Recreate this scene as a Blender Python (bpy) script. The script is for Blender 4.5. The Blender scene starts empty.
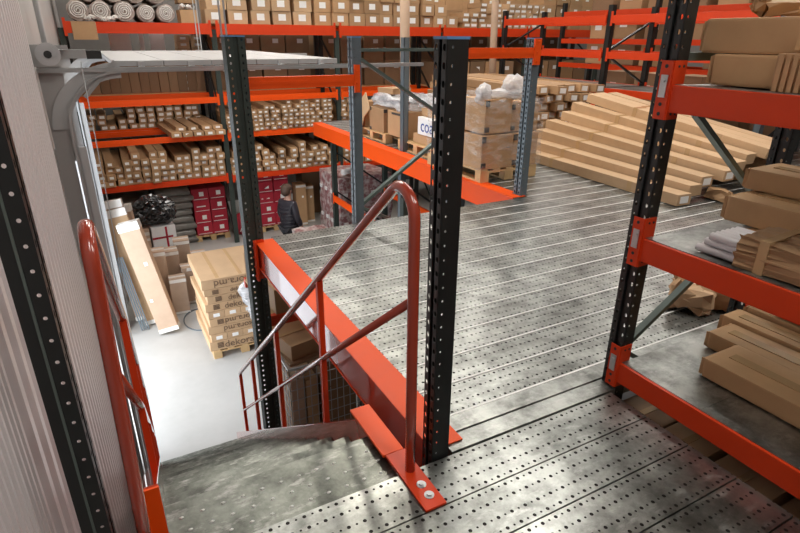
import bpy, bmesh, math, random
from mathutils import Vector, Matrix, Euler
random.seed(7)
R = random.random
def U(a, b): return random.uniform(a, b)
SC = bpy.context.scene
COL = SC.collection
GZ = -3.0            # warehouse floor; the mezzanine deck is z = 0

# ------------------------------------------------------------------ materials
def new_mat(name):
    m = bpy.data.materials.new(name); m.use_nodes = True
    nt = m.node_tree
    return m, nt, nt.nodes, nt.links, nt.nodes['Principled BSDF']
def node(nt, t, **kw):
    n = nt.nodes.new(t)
    for k, v in kw.items(): setattr(n, k, v)
    return n
def mth(nt, op, a, b=None, c=None):
    n = nt.nodes.new('ShaderNodeMath'); n.operation = op
    for i, v in enumerate((a, b, c)):
        if v is None: continue
        if isinstance(v, (int, float)): n.inputs[i].default_value = v
        else: nt.links.new(v, n.inputs[i])
    return n.outputs[0]
def mixc(nt, fac, a, b, mode='MIX'):
    n = nt.nodes.new('ShaderNodeMix'); n.data_type = 'RGBA'; n.blend_type = mode
    for s, v in ((n.inputs[0], fac), (n.inputs[6], a), (n.inputs[7], b)):
        if isinstance(v, (int, float)): s.default_value = v
        elif isinstance(v, tuple): s.default_value = (*v[:3], 1)
        else: nt.links.new(v, s)
    return n.outputs[2]
def noise(nt, scale, detail=3, rough=.55, coord='Object', stretch=None):
    tc = nt.nodes.new('ShaderNodeTexCoord'); v = tc.outputs[coord]
    if stretch:
        mp = nt.nodes.new('ShaderNodeMapping'); mp.inputs['Scale'].default_value = stretch
        nt.links.new(v, mp.inputs[0]); v = mp.outputs[0]
    n = nt.nodes.new('ShaderNodeTexNoise'); n.inputs['Scale'].default_value = scale
    n.inputs['Detail'].default_value = detail; n.inputs['Roughness'].default_value = rough
    nt.links.new(v, n.inputs['Vector'])
    return n.outputs['Fac']
def ramp(nt, fac, stops):
    n = nt.nodes.new('ShaderNodeValToRGB'); e = n.color_ramp.elements
    while len(e) < len(stops): e.new(.5)
    for el, (p, c) in zip(e, stops):
        el.position = p; el.color = (*c, 1) if len(c) == 3 else c
    nt.links.new(fac, n.inputs[0])
    return n.outputs[0]
def paint(name, col, rough=.35, metal=0., var=.12, spec=.5, scale=9., coat=0.):
    m, nt, N, L, b = new_mat(name)
    f = noise(nt, scale, 4)
    c = mixc(nt, f, tuple(x * (1 - var) for x in col), tuple(min(1, x * (1 + var)) for x in col))
    L.new(c, b.inputs['Base Color'])
    b.inputs['Metallic'].default_value = metal
    b.inputs['Specular IOR Level'].default_value = spec
    b.inputs['Coat Weight'].default_value = coat
    L.new(mth(nt, 'ADD', mth(nt, 'MULTIPLY', f, .16), rough - .08), b.inputs['Roughness'])
    return m
def card(name, col, var=.22):
    m, nt, N, L, b = new_mat(name)
    oi = node(nt, 'ShaderNodeObjectInfo')
    f = noise(nt, 5., 5, .6)
    c = mixc(nt, f, tuple(x * .82 for x in col), tuple(min(1, x * 1.14) for x in col))
    k = mth(nt, 'ADD', mth(nt, 'MULTIPLY', oi.outputs['Random'], var * 2), 1 - var)
    comb = node(nt, 'ShaderNodeCombineColor')
    for i in range(3): L.new(k, comb.inputs[i])
    L.new(mixc(nt, 1., c, comb.outputs[0], 'MULTIPLY'), b.inputs['Base Color'])
    b.inputs['Roughness'].default_value = .62
    b.inputs['Specular IOR Level'].default_value = .3
    bp = node(nt, 'ShaderNodeBump'); bp.inputs['Strength'].default_value = .12; bp.inputs['Distance'].default_value = .01
    L.new(noise(nt, 14., 3), bp.inputs['Height']); L.new(bp.outputs[0], b.inputs['Normal'])
    return m
def galv(name, holes=False, tint=(.385, .395, .37), rough0=.18):
    """galvanised sheet: spangled, scuffed; optional rows of punched holes every 0.2 m plank (world metres)"""
    m, nt, N, L, b = new_mat(name)
    a = noise(nt, 4.5, 8, .72); s = noise(nt, 26., 2, .5); sc = noise(nt, 9., 6, .7, stretch=(1, 2.2, 1)); big = noise(nt, 1.1, 3, .5)
    c = ramp(nt, a, [(.38, tuple(x * .36 for x in tint)), (.5, tuple(x * .70 for x in tint)), (.62, tuple(x * 1.1 for x in tint))])
    c = mixc(nt, mth(nt, 'MULTIPLY', ramp(nt, s, [(.3, (0, 0, 0)), (.7, (1, 1, 1))]), .26), c, tuple(min(1, x * 1.25) for x in tint))
    dust = ramp(nt, sc, [(.54, (0, 0, 0)), (.74, (1, 1, 1))])
    c = mixc(nt, mth(nt, 'MULTIPLY', dust, .42), c, (.72, .71, .68))
    rgh = mth(nt, 'ADD', mth(nt, 'MULTIPLY', big, .16), mth(nt, 'MULTIPLY', noise(nt, 6., 3, .5), .14))
    rgh = mth(nt, 'ADD', rgh, rough0)
    met = mth(nt, 'SUBTRACT', .88, mth(nt, 'MULTIPLY', dust, .45))
    if holes:
        tc = node(nt, 'ShaderNodeTexCoord'); sx = node(nt, 'ShaderNodeSeparateXYZ'); L.new(tc.outputs['Object'], sx.inputs[0])
        X, Y = sx.outputs[0], sx.outputs[1]
        v = mth(nt, 'FRACT', mth(nt, 'DIVIDE', mth(nt, 'ADD', Y, 9.81), .2))     # joint at Y = 0.99 + 0.2 k
        v = mth(nt, 'ABSOLUTE', mth(nt, 'SUBTRACT', v, .5))
        d1 = mth(nt, 'ABSOLUTE', mth(nt, 'SUBTRACT', v, .155)); d2 = mth(nt, 'ABSOLUTE', mth(nt, 'SUBTRACT', v, .40))
        d = mth(nt, 'MULTIPLY', mth(nt, 'MINIMUM', d1, d2), .2)
        xf = mth(nt, 'SUBTRACT', mth(nt, 'FRACT', mth(nt, 'DIVIDE', mth(nt, 'ADD', X, 9.), .029)), .5)
        xf = mth(nt, 'MULTIPLY', xf, .029)
        r = mth(nt, 'SQRT', mth(nt, 'ADD', mth(nt, 'MULTIPLY', d, d), mth(nt, 'MULTIPLY', xf, xf)))
        big = mth(nt, 'GREATER_THAN', mth(nt, 'FRACT', mth(nt, 'DIVIDE', mth(nt, 'ADD', X, 9.), .058)), .5)
        rad = mth(nt, 'ADD', .0042, mth(nt, 'MULTIPLY', big, .0026))
        h = mth(nt, 'LESS_THAN', r, rad)
        c = mixc(nt, h, c, (.012, .010, .009))
        met = mth(nt, 'MULTIPLY', met, mth(nt, 'SUBTRACT', 1., h))
        rgh = mth(nt, 'MAXIMUM', rgh, mth(nt, 'MULTIPLY', h, .9))
    b.inputs['Specular IOR Level'].default_value = .2
    L.new(c, b.inputs['Base Color']); L.new(met, b.inputs['Metallic']); L.new(rgh, b.inputs['Roughness'])
    return m
def film(name, col=(.9, .9, .9), alpha=.45, rough=.18):
    m, nt, N, L, b = new_mat(name)
    b.inputs['Base Color'].default_value = (*col, 1); b.inputs['Roughness'].default_value = rough
    b.inputs['Specular IOR Level'].default_value = .9
    f = noise(nt, 6., 4, .6, stretch=(1, 1, 3))
    L.new(mth(nt, 'ADD', mth(nt, 'MULTIPLY', ramp(nt, f, [(.4, (0, 0, 0)), (.7, (1, 1, 1))]), .35), alpha - .15), b.inputs['Alpha'])
    bp = node(nt, 'ShaderNodeBump'); bp.inputs['Strength'].default_value = .6; bp.inputs['Distance'].default_value = .03
    L.new(f, bp.inputs['Height']); L.new(bp.outputs[0], b.inputs['Normal'])
    return m

M = {}
M['orange'] = paint('orange_enamel', (.86, .085, .004), .46, spec=.3, var=.06)
M['redorange'] = paint('red_orange_enamel', (.66, .05, .008), .42, spec=.35, var=.08)
M['rail'] = paint('brown_red_rail_enamel', (.36, .045, .020), .22, coat=.7, var=.08)
M['stringer'] = paint('stringer_enamel', (.50, .05, .017), .16, coat=1., var=.04)
M['darkpost'] = paint('dark_post_enamel', (.012, .014, .014), .38, var=.3)
M['greenpost'] = paint('green_grey_post_enamel', (.040, .052, .045), .6, var=.2, spec=.25)
M['greypost'] = paint('blue_grey_post_enamel', (.12, .15, .17), .42, var=.15, metal=.2)
M['brace'] = paint('grey_green_brace_enamel', (.13, .165, .15), .34, var=.15, metal=.4)
M['bluecap'] = paint('blue_film', (.12, .28, .55), .4)
M['galv'] = galv('galvanised_sheet', rough0=.21)
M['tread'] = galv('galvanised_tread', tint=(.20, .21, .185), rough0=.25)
M['deck'] = galv('perforated_galvanised_deck', holes=True)
M['joint'] = paint('folded_edge_glint', (.90, .90, .88), .5, metal=.1, var=.05)  # near-white: paints the glints on plank edges and tread bumps
M['zinc'] = paint('zinc_plate', (.55, .56, .57), .35, metal=.8, var=.12)
M['card'] = card('brown_cardboard', (.43, .26, .135))
M['cardwarmlit'] = card('warm_lit_cardboard', (.56, .345, .175), .08)  # warmer cardboard, lightened to paint in light the near rack lacks
M['cardlight'] = card('light_cardboard', (.52, .345, .20), .12)
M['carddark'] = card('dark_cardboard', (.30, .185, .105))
M['cardpink'] = card('pale_pinkish_cardboard', (.52, .37, .265), .1)
M['tape'] = paint('parcel_tape', (.50, .33, .17), .2, coat=.3)
M['whitetape'] = paint('clear_white_tape', (.80, .76, .70), .22, coat=.4)
M['label'] = paint('white_paper_label', (.84, .83, .81), .55, var=.04)
M['ink'] = paint('black_print', (.05, .045, .04), .6)
M['brownink'] = paint('brown_print', (.16, .10, .06), .6)
M['blueink'] = paint('blue_print', (.02, .06, .30), .5)
M['whitebox'] = paint('white_board', (.84, .84, .83), .5, var=.05)
M['redbox'] = card('crimson_printed_board', (.42, .025, .045), .1)
M['redboxw'] = paint('white_print', (.75, .70, .70), .6)
M['wood'] = card('pallet_pine', (.60, .40, .20), .12)
M['film'] = film('stretch_film', (.85,.85,.86), .14, .2)
M['filmdense'] = film('bunched_stretch_film', (.80, .80, .82), .55, .22)
M['foam'] = paint('grey_foam_roll', (.44, .36, .32), .8, var=.25, scale=16)
M['foamwhite'] = paint('white_foam_filling', (.74, .70, .66), .75, var=.3, scale=22)
M['greybale'] = paint('grey_film_bale', (.20, .19, .175), .3, var=.4, scale=7, coat=.3)
M['blackbag'] = paint('black_plastic_bag', (.012, .012, .013), .22, var=.3, coat=.5)
M['pinkwrap'] = paint('pink_film_bundle', (.34, .20, .19), .35, var=.7, scale=14, coat=.2)
def pinkmat():
    m, nt, N, L, b = new_mat('pink_film_bundle')
    f = noise(nt, 9., 3, .6); c = ramp(nt, f, [(.44, (.30, .13, .13)), (.54, (.50, .40, .38)), (.64, (.62, .56, .54))])
    L.new(c, b.inputs['Base Color']); b.inputs['Roughness'].default_value = .3
    return m
M['pinkwrap'] = pinkmat()
M['pvc'] = paint('white_grey_profile', (.60, .57, .58), .35, var=.08)
M['doorwhite'] = paint('white_door_steel', (.45, .45, .45), .38, var=.05)
M['doorgrey'] = paint('grey_door_track', (.45, .46, .46), .32, metal=.6, var=.1)
M['wall'] = paint('grey_sandwich_panel', (.68, .635, .635), .33, var=.02, scale=.6)
M['wallgrey'] = paint('grey_wall_flashing', (.40, .385, .375), .4, var=.03, scale=2)
M['wallback'] = paint('back_wall_sheet', (.20, .19, .18), .6)
M['ceil'] = paint('ceiling_sheet', (.22, .22, .22), .7)
M['black'] = paint('black_rubber', (.02, .02, .02), .5)
M['jacket'] = paint('dark_quilted_jacket', (.035, .033, .042), .32, var=.3)
M['trouser'] = paint('dark_trousers', (.03, .03, .035), .8)
M['skin'] = paint('skin', (.50, .29, .21), .5)
M['hair'] = paint('brown_hair', (.07, .04, .025), .6, var=.4)
M['hivis'] = paint('yellow_green_plastic', (.55, .75, .05), .5)
M['wire'] = paint('mesh_wire', (.50, .50, .52), .3, metal=.8)
def concrete():
    m, nt, N, L, b = new_mat('concrete_floor')
    a = noise(nt, .7, 6, .6); s = noise(nt, 9., 4, .6)
    c = ramp(nt, a, [(.3, (.36, .35, .33)), (.7, (.47, .46, .44))])
    c = mixc(nt, mth(nt, 'MULTIPLY', s, .3), c, (.54, .53, .51))
    L.new(c, b.inputs['Base Color']); L.new(mth(nt, 'ADD', mth(nt, 'MULTIPLY', a, .2), .35), b.inputs['Roughness'])
    return m
M['floor'] = concrete()
M['outside'] = paint('outside_paving', (.5, .5, .5), .9)

# ------------------------------------------------------------------ mesh building
class MB:
    def __init__(s): s.bm = bmesh.new(); s.mats = []
    def _m(s, faces, mi):
        if mi:
            for f in faces: f.material_index = mi
    def box(s, x0, x1, y0, y1, z0, z1, mi=0):
        v = [s.bm.verts.new(p) for p in ((x0,y0,z0),(x1,y0,z0),(x1,y1,z0),(x0,y1,z0),(x0,y0,z1),(x1,y0,z1),(x1,y1,z1),(x0,y1,z1))]
        fs = [s.bm.faces.new([v[i] for i in q]) for q in ((0,3,2,1),(4,5,6,7),(0,1,5,4),(1,2,6,5),(2,3,7,6),(3,0,4,7))]
        s._m(fs, mi); return v
    def obox(s, c, size, rot=(0,0,0), mi=0):
        n = len(s.bm.verts)
        v = s.box(-size[0]/2, size[0]/2, -size[1]/2, size[1]/2, -size[2]/2, size[2]/2, mi)
        mt = Matrix.Translation(c) @ Euler(rot).to_matrix().to_4x4()
        for q in v: q.co = mt @ q.co
        return v
    def bar(s, p, q, w, h, up=(0,0,1), mi=0):
        p, q = Vector(p), Vector(q); d = (q-p).normalized(); up = Vector(up)
        x = d.cross(up)
        if x.length < 1e-4: x = d.cross(Vector((1,0,0)))
        x.normalize(); z = x.cross(d)
        v = []
        for o in (p, q):
            for a, b in ((-1,-1),(1,-1),(1,1),(-1,1)): v.append(s.bm.verts.new(o + x*a*w/2 + z*b*h/2))
        fs = [s.bm.faces.new([v[i] for i in f]) for f in ((0,1,2,3),(7,6,5,4),(0,4,5,1),(1,5,6,2),(2,6,7,3),(3,7,4,0))]
        s._m(fs, mi); return v
    def tube(s, pts, r, n=12, mi=0, closed=False, cap=True, smooth=True):
        pts = [Vector(p) for p in pts]; k = len(pts); rings = []
        t0 = (pts[1]-pts[0]).normalized()
        u = t0.orthogonal().normalized()
        for i, p in enumerate(pts):
            if closed: t = (pts[(i+1) % k]-pts[i-1]).normalized()
            else: t = (pts[min(i+1, k-1)]-pts[max(i-1, 0)]).normalized()
            u = (u - t*u.dot(t)).normalized(); w = t.cross(u)
            rr = r[i] if isinstance(r, (list, tuple)) else r
            rings.append([s.bm.verts.new(p + (u*math.cos(a)+w*math.sin(a))*rr) for a in (2*math.pi*j/n for j in range(n))])
        for i in range(k if closed else k-1):
            A, B = rings[i], rings[(i+1) % k]
            for j in range(n):
                f = s.bm.faces.new((A[j], A[(j+1) % n], B[(j+1) % n], B[j])); f.smooth = smooth; f.material_index = mi
        if cap and not closed:
            for rg in (rings[0][::-1], rings[-1]):
                f = s.bm.faces.new(rg); f.material_index = mi
    def cyl(s, p, q, r, n=16, mi=0): s.tube([p, q], r, n, mi)
    def blob(s, c, rad, n=3, jit=.12, seed=0, mi=0, smooth=True):
        rn = random.Random(seed)
        r = bmesh.ops.create_icosphere(s.bm, subdivisions=n, radius=1)
        for v in r['verts']:
            d = v.co.normalized(); k = 1 + rn.uniform(-jit, jit)
            v.co = Vector(c) + Vector((d.x*rad[0], d.y*rad[1], d.z*rad[2]))*k
            for f in v.link_faces: f.smooth = smooth; f.material_index = mi
    def mesh(s, name, mats, off=None, bevel=0., solid=0.):
        bmesh.ops.recalc_face_normals(s.bm, faces=s.bm.faces) if not solid else None
        if bevel:
            bmesh.ops.bevel(s.bm, geom=[e for e in s.bm.edges if not e.smooth or len(e.link_faces) == 2 and e.calc_face_angle(0) > .6], offset=bevel, segments=2, affect='EDGES', profile=.7)
        if off is not None: bmesh.ops.translate(s.bm, verts=s.bm.verts, vec=-Vector(off))
        me = bpy.data.meshes.new(name); s.bm.to_mesh(me); s.bm.free()
        for m in (mats if isinstance(mats, (list, tuple)) else [mats]): me.materials.append(M[m] if isinstance(m, str) else m)
        return me
    def build(s, name, mats, parent=None, world=True, bevel=0., loc=None, solid=0.):
        """vertices are world metres (world=True) and get expressed in the parent's frame"""
        off = None
        if parent is not None and world: off = wloc(parent)
        elif loc is not None and world: off = loc
        o = bpy.data.objects.new(name, s.mesh(name, mats, off, bevel, solid)); COL.objects.link(o)
        if parent is not None: o.parent = parent
        elif loc is not None: o.location = loc
        if solid:
            md = o.modifiers.new('thickness', 'SOLIDIFY'); md.thickness = solid; md.offset = 0
        return o
def wloc(o):
    v = Vector((0,0,0))
    while o is not None: v += o.location; o = o.parent
    return v
def tag(o, label, cat, group=None, kind=None):
    if label: o['label'] = label
    if cat: o['category'] = cat
    if group: o['group'] = group
    if kind: o['kind'] = kind
    return o
def thing(name, label, cat, loc, group=None, rz=0):
    o = bpy.data.objects.new(name, None); COL.objects.link(o); o.empty_display_size = .1
    o.location = loc; o.rotation_euler = (0, 0, rz)
    return tag(o, label, cat, group)
def struct(mb, name, mats, **k):
    o = mb.build(name, mats, **k); o['kind'] = 'structure'; return o
def copy_tree(o, parent=None):
    c = o.copy(); COL.objects.link(c)
    if parent is not None: c.parent = parent
    for ch in list(o.children): copy_tree(ch, c)
    return c
ORD = 'first second third fourth fifth sixth seventh eighth ninth tenth eleventh twelfth thirteenth fourteenth fifteenth sixteenth seventeenth eighteenth nineteenth twentieth'.split()
NUM = 'one two three four five six seven eight nine ten eleven twelve'.split()

# ------------------------------------------------------------------ uprights with punched holes
def plate_holes(bm, p0, uax, width, z0, z1, cols, pitch, r, elong=1.4, phase=0.):
    """vertical strip from p0 along uax (Vector), punched with columns of round slots"""
    edges = []
    nz = max(1, int(round((z1-z0)/pitch))); dz = (z1-z0)/nz
    k = len(cols); cw = width/k
    for ci in range(k):
        a0, a1 = ci*cw, (ci+1)*cw; ac = cols[ci]*width
        for zi in range(nz):
            b0, b1 = z0+zi*dz, z0+(zi+1)*dz; bc = (b0+b1)/2
            am, bm_ = (a0+a1)/2, bc
            outer = [(a1,bc),(a1,b1),(ac,b1),(a0,b1),(a0,bc),(a0,b0),(ac,b0),(a1,b0)]
            inner = [(ac+r*math.cos(t*math.pi/4), bc+r*elong*math.sin(t*math.pi/4)) for t in range(8)]
            O = [bm.verts.new(p0+uax*a+Vector((0,0,b))) for a, b in outer]
            I = [bm.verts.new(p0+uax*a+Vector((0,0,b))) for a, b in inner]
            for j in range(8): bm.faces.new((O[j], O[(j+1)%8], I[(j+1)%8], I[j]))
def flat(bm, p0, uax, width, z0, z1):
    v = [bm.verts.new(p0+uax*a+Vector((0,0,b))) for a, b in ((0,z0),(width,z0),(width,z1),(0,z1))]
    bm.faces.new(v)
def post_mesh(z0, z1, w, d, face='-X', pitch=.05, hole=.0065, sidehole=.005, groove=.012, thick=.003, open_side=0):
    """open rack column, front face at local 0; z relative"""
    mb = MB(); bm = mb.bm
    X, Y = Vector((1,0,0)), Vector((0,1,0))
    fl = w*.36; gw = w-2*fl
    # front flats with slots, groove between
    def F(x, y): return Vector((x, y, 0))
    plate_holes(bm, F(0,-w/2), Y, fl, z0, z1, [.5], pitch, hole)
    plate_holes(bm, F(0,w/2-fl), Y, fl, z0, z1, [.5], pitch, hole)
    flat(bm, F(0,-w/2+fl), X, groove, z0, z1); flat(bm, F(0,w/2-fl), X, groove, z0, z1)
    flat(bm, F(groove,-w/2+fl), Y, gw, z0, z1)
    for s in (-1, 1):
        if s == open_side: continue
        plate_holes(bm, F(0,s*w/2), X, d*.5, z0, z1, [.5], pitch, sidehole, 1.1)
        flat(bm, F(d*.5,s*w/2), X, d*.5, z0, z1)
        flat(bm, F(d,s*w/2), -s*Y, w*.2, z0, z1)
    rot = {'-X': 0, '-Y': math.pi/2, '+X': math.pi, '+Y': -math.pi/2}[face]
    bmesh.ops.rotate(bm, verts=bm.verts, cent=(0,0,0), matrix=Matrix.Rotation(rot, 3, 'Z'))
    bmesh.ops.remove_doubles(bm, verts=bm.verts, dist=1e-5)
    return mb
def add_post(parent, name, x, y, z0, z1, w, d, face, mat, cap=None, **k):
    mb = post_mesh(z0, z1, w, d, face, **k)
    bmesh.ops.translate(mb.bm, verts=mb.bm.verts, vec=(x, y, 0))
    o = mb.build(name, mat, parent, solid=.003)
    if cap:
        c = MB(); q = {'-X': (0, d, -w/2, w/2), '-Y': (-w/2, w/2, 0, d)}[face]
        c.box(x+q[0]-.003, x+q[1]+.003, y+q[2]-.003, y+q[3]+.003, z1-.004, z1+.004)
        c.build('end_cap', cap, o if False else parent)
    return o
def simple_post(parent, x, y, z0, z1, w, mat, name='upright'):
    """far column: an open C section"""
    mb = MB(); t = .006
    mb.box(x, x+t, y-w/2, y+w/2, z0, z1); mb.box(x, x+w*.8, y-w/2, y-w/2+t, z0, z1); mb.box(x, x+w*.8, y+w/2-t, y+w/2, z0, z1)
    mb.box(x+w*.8-t, x+w*.8, y-w/2, y-w/2+w*.25, z0, z1); mb.box(x+w*.8-t, x+w*.8, y+w/2-w*.25, y+w/2, z0, z1)
    return mb.build(name, mat, parent)
def beam_x(parent, x0, x1, y, ztop, h=.11, t=.045, mat='orange', name='beam', conn=True):
    mb = MB(); mb.box(x0, x1, y-t/2, y+t/2, ztop-h, ztop); mb.box(x0, x1, y-t/2-.004, y-t/2, ztop-h*.62, ztop-h*.38)
    o = mb.build(name, mat, parent, bevel=0)
    if conn:
        for xx, s in ((x0, 1), (x1, -1)):
            c = MB(); c.box(min(xx, xx+s*.05), max(xx, xx+s*.05), y-t/2-.008, y-t/2-.0045, ztop-h-.05, ztop+.06)
            c.build('connector', mat, o)
    return o
def beam_y(parent, x, y0, y1, ztop, h=.11, t=.045, mat='orange', name='beam', conn=True, hook=None):
    """box beam along Y whose face looks to -X"""
    mb = MB(); mb.box(x, x+t, y0, y1, ztop-h, ztop)
    o = mb.build(name, mat, parent, bevel=.004)
    if conn:
        for yy, s in ((y0, 1), (y1, -1)):
            c = MB(); c.box(x-.008, x-.003, min(yy, yy+s*.045), max(yy, yy+s*.045), ztop-h-.04, ztop+.06)
            c.build('connector', mat, o)
    return o

# ------------------------------------------------------------------ room shell
mb = MB(); mb.box(-.4, 15, -4, 17, GZ-.2, GZ); struct(mb, 'floor', 'floor')
mb = MB(); mb.box(-14, -.62, 0, 16, GZ-.25, GZ-.05); struct(mb, 'ground_outside', 'outside')
mb = MB(); mb.box(-.6, 15.2, -4.2, 17.2, 6.5, 6.7); struct(mb, 'ceiling', 'ceil')
mb = MB(); mb.box(-.6, 15.2, 16.2, 16.5, GZ, 6.5); struct(mb, 'wall_back', 'wallback')
mb = MB(); mb.box(15, 15.2, -4, 16.2, GZ, 6.5); struct(mb, 'wall_right', 'wallback')
mb = MB(); mb.box(-.6, 15.2, -4.2, -4, GZ, 6.5); struct(mb, 'wall_front', 'wallback')
# left wall: sandwich panels with fine vertical ribs, doorway from y = 5.75 to 8.9
WX = -.35; DY0, DY1, DZ = 5.75, 8.9, 1.05
mb = MB()
def ribbed(y0, y1, z0, z1, pitch=.05):
    n = int(round((y1-y0)/pitch)); pr = []
    for i in range(n):
        a = y0+i*pitch
        pr += [(WX, a), (WX, a+pitch*.52), (WX+.012+.05*pitch, a+pitch*.60), (WX+.012+.05*pitch, a+pitch*.92)]
    pr.append((WX, y1))
    lo = [mb.bm.verts.new((x, y, z0)) for x, y in pr]; hi = [mb.bm.verts.new((x, y, z1)) for x, y in pr]
    for i in range(len(pr)-1): mb.bm.faces.new((lo[i], lo[i+1], hi[i+1], hi[i]))
    mb.box(WX-.14, WX-.025, y0, y1, z0, z1)
ribbed(-4, 1.6, GZ, 6.5); ribbed(1.6, 4.96, GZ, 6.5, .14)
struct(mb, 'wall_left', 'wall')
mb = MB()
mb.box(WX-.14, WX-.01, 5.0, DY0, GZ, 6.5); mb.box(WX-.14, WX-.01, DY0, DY1, DZ, 6.5); mb.box(WX-.14, WX-.01, DY1, 16.2, GZ, 6.5)
struct(mb, 'wall_left_gate_side', 'wallgrey')
mb = MB(); mb.box(WX-.01, WX+.012, 4.98, 5.03, GZ, 6.5); struct(mb, 'trim_1', 'doorwhite')
mb = MB(); mb.box(WX-.15, WX+.02, DY0-.03, DY0+.03, GZ, DZ+.03); mb.box(WX-.15, WX+.02, DY1-.03, DY1+.03, GZ, DZ+.03); mb.box(WX-.15, WX+.02, DY0, DY1, DZ, DZ+.05)
struct(mb, 'trim_2', 'doorwhite')

# ------------------------------------------------------------------ mezzanine decks
def deck(name, x0, x1, y0, y1, mat='deck', rib=True, gap=.003):
    """steel planks 0.2 m wide along X, joints at 0.99 + 0.2 k"""
    mb = MB()
    j = .99 + .2*math.floor((y0-.99)/.2+1e-6)
    while j < y1-1e-6:
        a, b = max(y0, j)+gap/2, min(y1, j+.2)-gap/2
        if b-a > .01:
            mb.box(x0, x1, a, b, -.045, 0, 0)
            if rib:
                mb.box(x0, x1, a-.004, a+.005, -.004, .003, 1)  # raised seam, whitened to paint the light its edge catches
        j += .2
    return struct(mb, name, [mat, 'joint'])
deck('walkway_floor', -.3, 1.86, -.61, 1.398, rib=False, gap=.006)
mb = MB(); mb.box(1.0, 8.9, 1.402, 1.49, -.05, -.002); mb.box(1.0, 8.9, 1.493, 1.585, -.05, .004); struct(mb, 'walkway_threshold_floor', 'galv')
deck('mezzanine_floor', 1.075, 3.2, 1.59, 4.2)
deck('mezzanine_floor_wide', 3.2, 9.6, 1.59, 10.6) if False else None
deck('mezzanine_floor_wide', 3.2, 9.6, 1.59, 4.2)
deck('mezzanine_floor_far', 3.76, 9.6, 4.2, 10.2)
# joists under the decks (one structure)
mb = MB()
for x in (1.8, 2.8, 3.6, 5.2): mb.box(x, x+.05, 1.6, 4.2, -.2, -.05)
for y in (-.4, .5): mb.box(-.25, 1.85, y, y+.06, -.2, -.05)
mb.box(1.08, 3.7, 4.13, 4.19, -.2, -.05)
struct(mb, 'mezzanine_joists', 'redorange')

# deck edge beams
def edge_beam(name, label, xw, y0, y1, zt, h, fl, mat='orange', web=None):
    o = thing(name, label, 'beam', (xw, (y0+y1)/2, zt-h))
    m1 = MB(); m1.box(xw, xw+fl, y0, y1, zt-.006, zt); m1.build('top_flange', mat, o, bevel=.002)
    m2 = MB(); m2.box(xw+.005, xw+.013, y0, y1, zt-h, zt-.006); m2.build('web', web or mat, o)
    m3 = MB(); m3.box(xw, xw+fl*.6, y0, y1, zt-h-.008, zt-h); m3.build('bottom_flange', mat, o)
    return o
eb = edge_beam('deck_edge_beam', 'long glossy orange edge beam beside the stairs, carrying the perforated steel deck', .93, 1.44, 4.13, .006, .2, .145, 'orange', 'stringer')
mb = MB(); mb.box(.905, .925, 4.03, 4.08, -.3, .03); mb.box(.92, .99, 4.075, 4.082, -.3, .03)
for i in range(4): mb.cyl((.925-.03, 4.055, -.26+.08*i), (.9, 4.055, -.26+.08*i), .009, 8)
mb.build('connector', 'redorange', eb)
edge_beam('deck_edge_beam', 'orange edge beam on the far side of the floor opening, below the wrapped pallets', 3.58, 4.22, 10.1, .004, .22, .17)

# ------------------------------------------------------------------ staircase
st = thing('staircase', 'red steel staircase with galvanised treads and tubular handrails going down left', 'staircase', (.36, 1.45, GZ))
RISE, RUN = .1765, .236; N = 16; Y0 = 1.40
XL, XR = -.030, .765
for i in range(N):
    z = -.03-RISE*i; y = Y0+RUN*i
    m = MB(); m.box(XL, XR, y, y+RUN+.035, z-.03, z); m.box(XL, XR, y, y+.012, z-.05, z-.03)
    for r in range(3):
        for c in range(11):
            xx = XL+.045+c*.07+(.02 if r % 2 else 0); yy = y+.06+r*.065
            m.blob((xx, yy, z), (.009, .005, .005), 1, 0, 0, 1)  # raised grip, its glint painted as a white colour
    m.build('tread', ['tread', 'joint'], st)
sl = RISE/RUN
def line_z(y, off): return -.03-(y-Y0)*sl+off
YE = Y0+RUN*N+.1
def stringer(x0, x1, ys, ztop):
    m = MB(); top, bot = .29, -.12
    yk = Y0+(-.03+top-ztop)/sl
    prof = [(ys, -.30), (ys, ztop), (max(ys+.01, yk), ztop), (YE, line_z(YE, top)), (YE, GZ+.002), (YE-.25, GZ+.002)]
    a = [m.bm.verts.new((x0, y, z)) for y, z in prof]; b = [m.bm.verts.new((x1, y, z)) for y, z in prof]
    k = len(prof); m.bm.faces.new(a); m.bm.faces.new(b[::-1])
    for i in range(k): m.bm.faces.new((a[i], b[i], b[(i+1) % k], a[(i+1) % k]))
    return m.build('stringer', 'stringer', st, bevel=.003)
stringer(XR+.003, XR+.040, 1.50, -.006); stringer(XL-.068, XL-.003, 1.50, .215)
m = MB(); m.box(.745, .835, 1.50, 1.82, -.004, .008); m.build('landing_flange', 'orange', st, bevel=.002)
m = MB(); m.box(XL-.070, XL-.001, 1.490, 1.498, -.30, .217); m.build('end_plate', 'orange', st)
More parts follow.
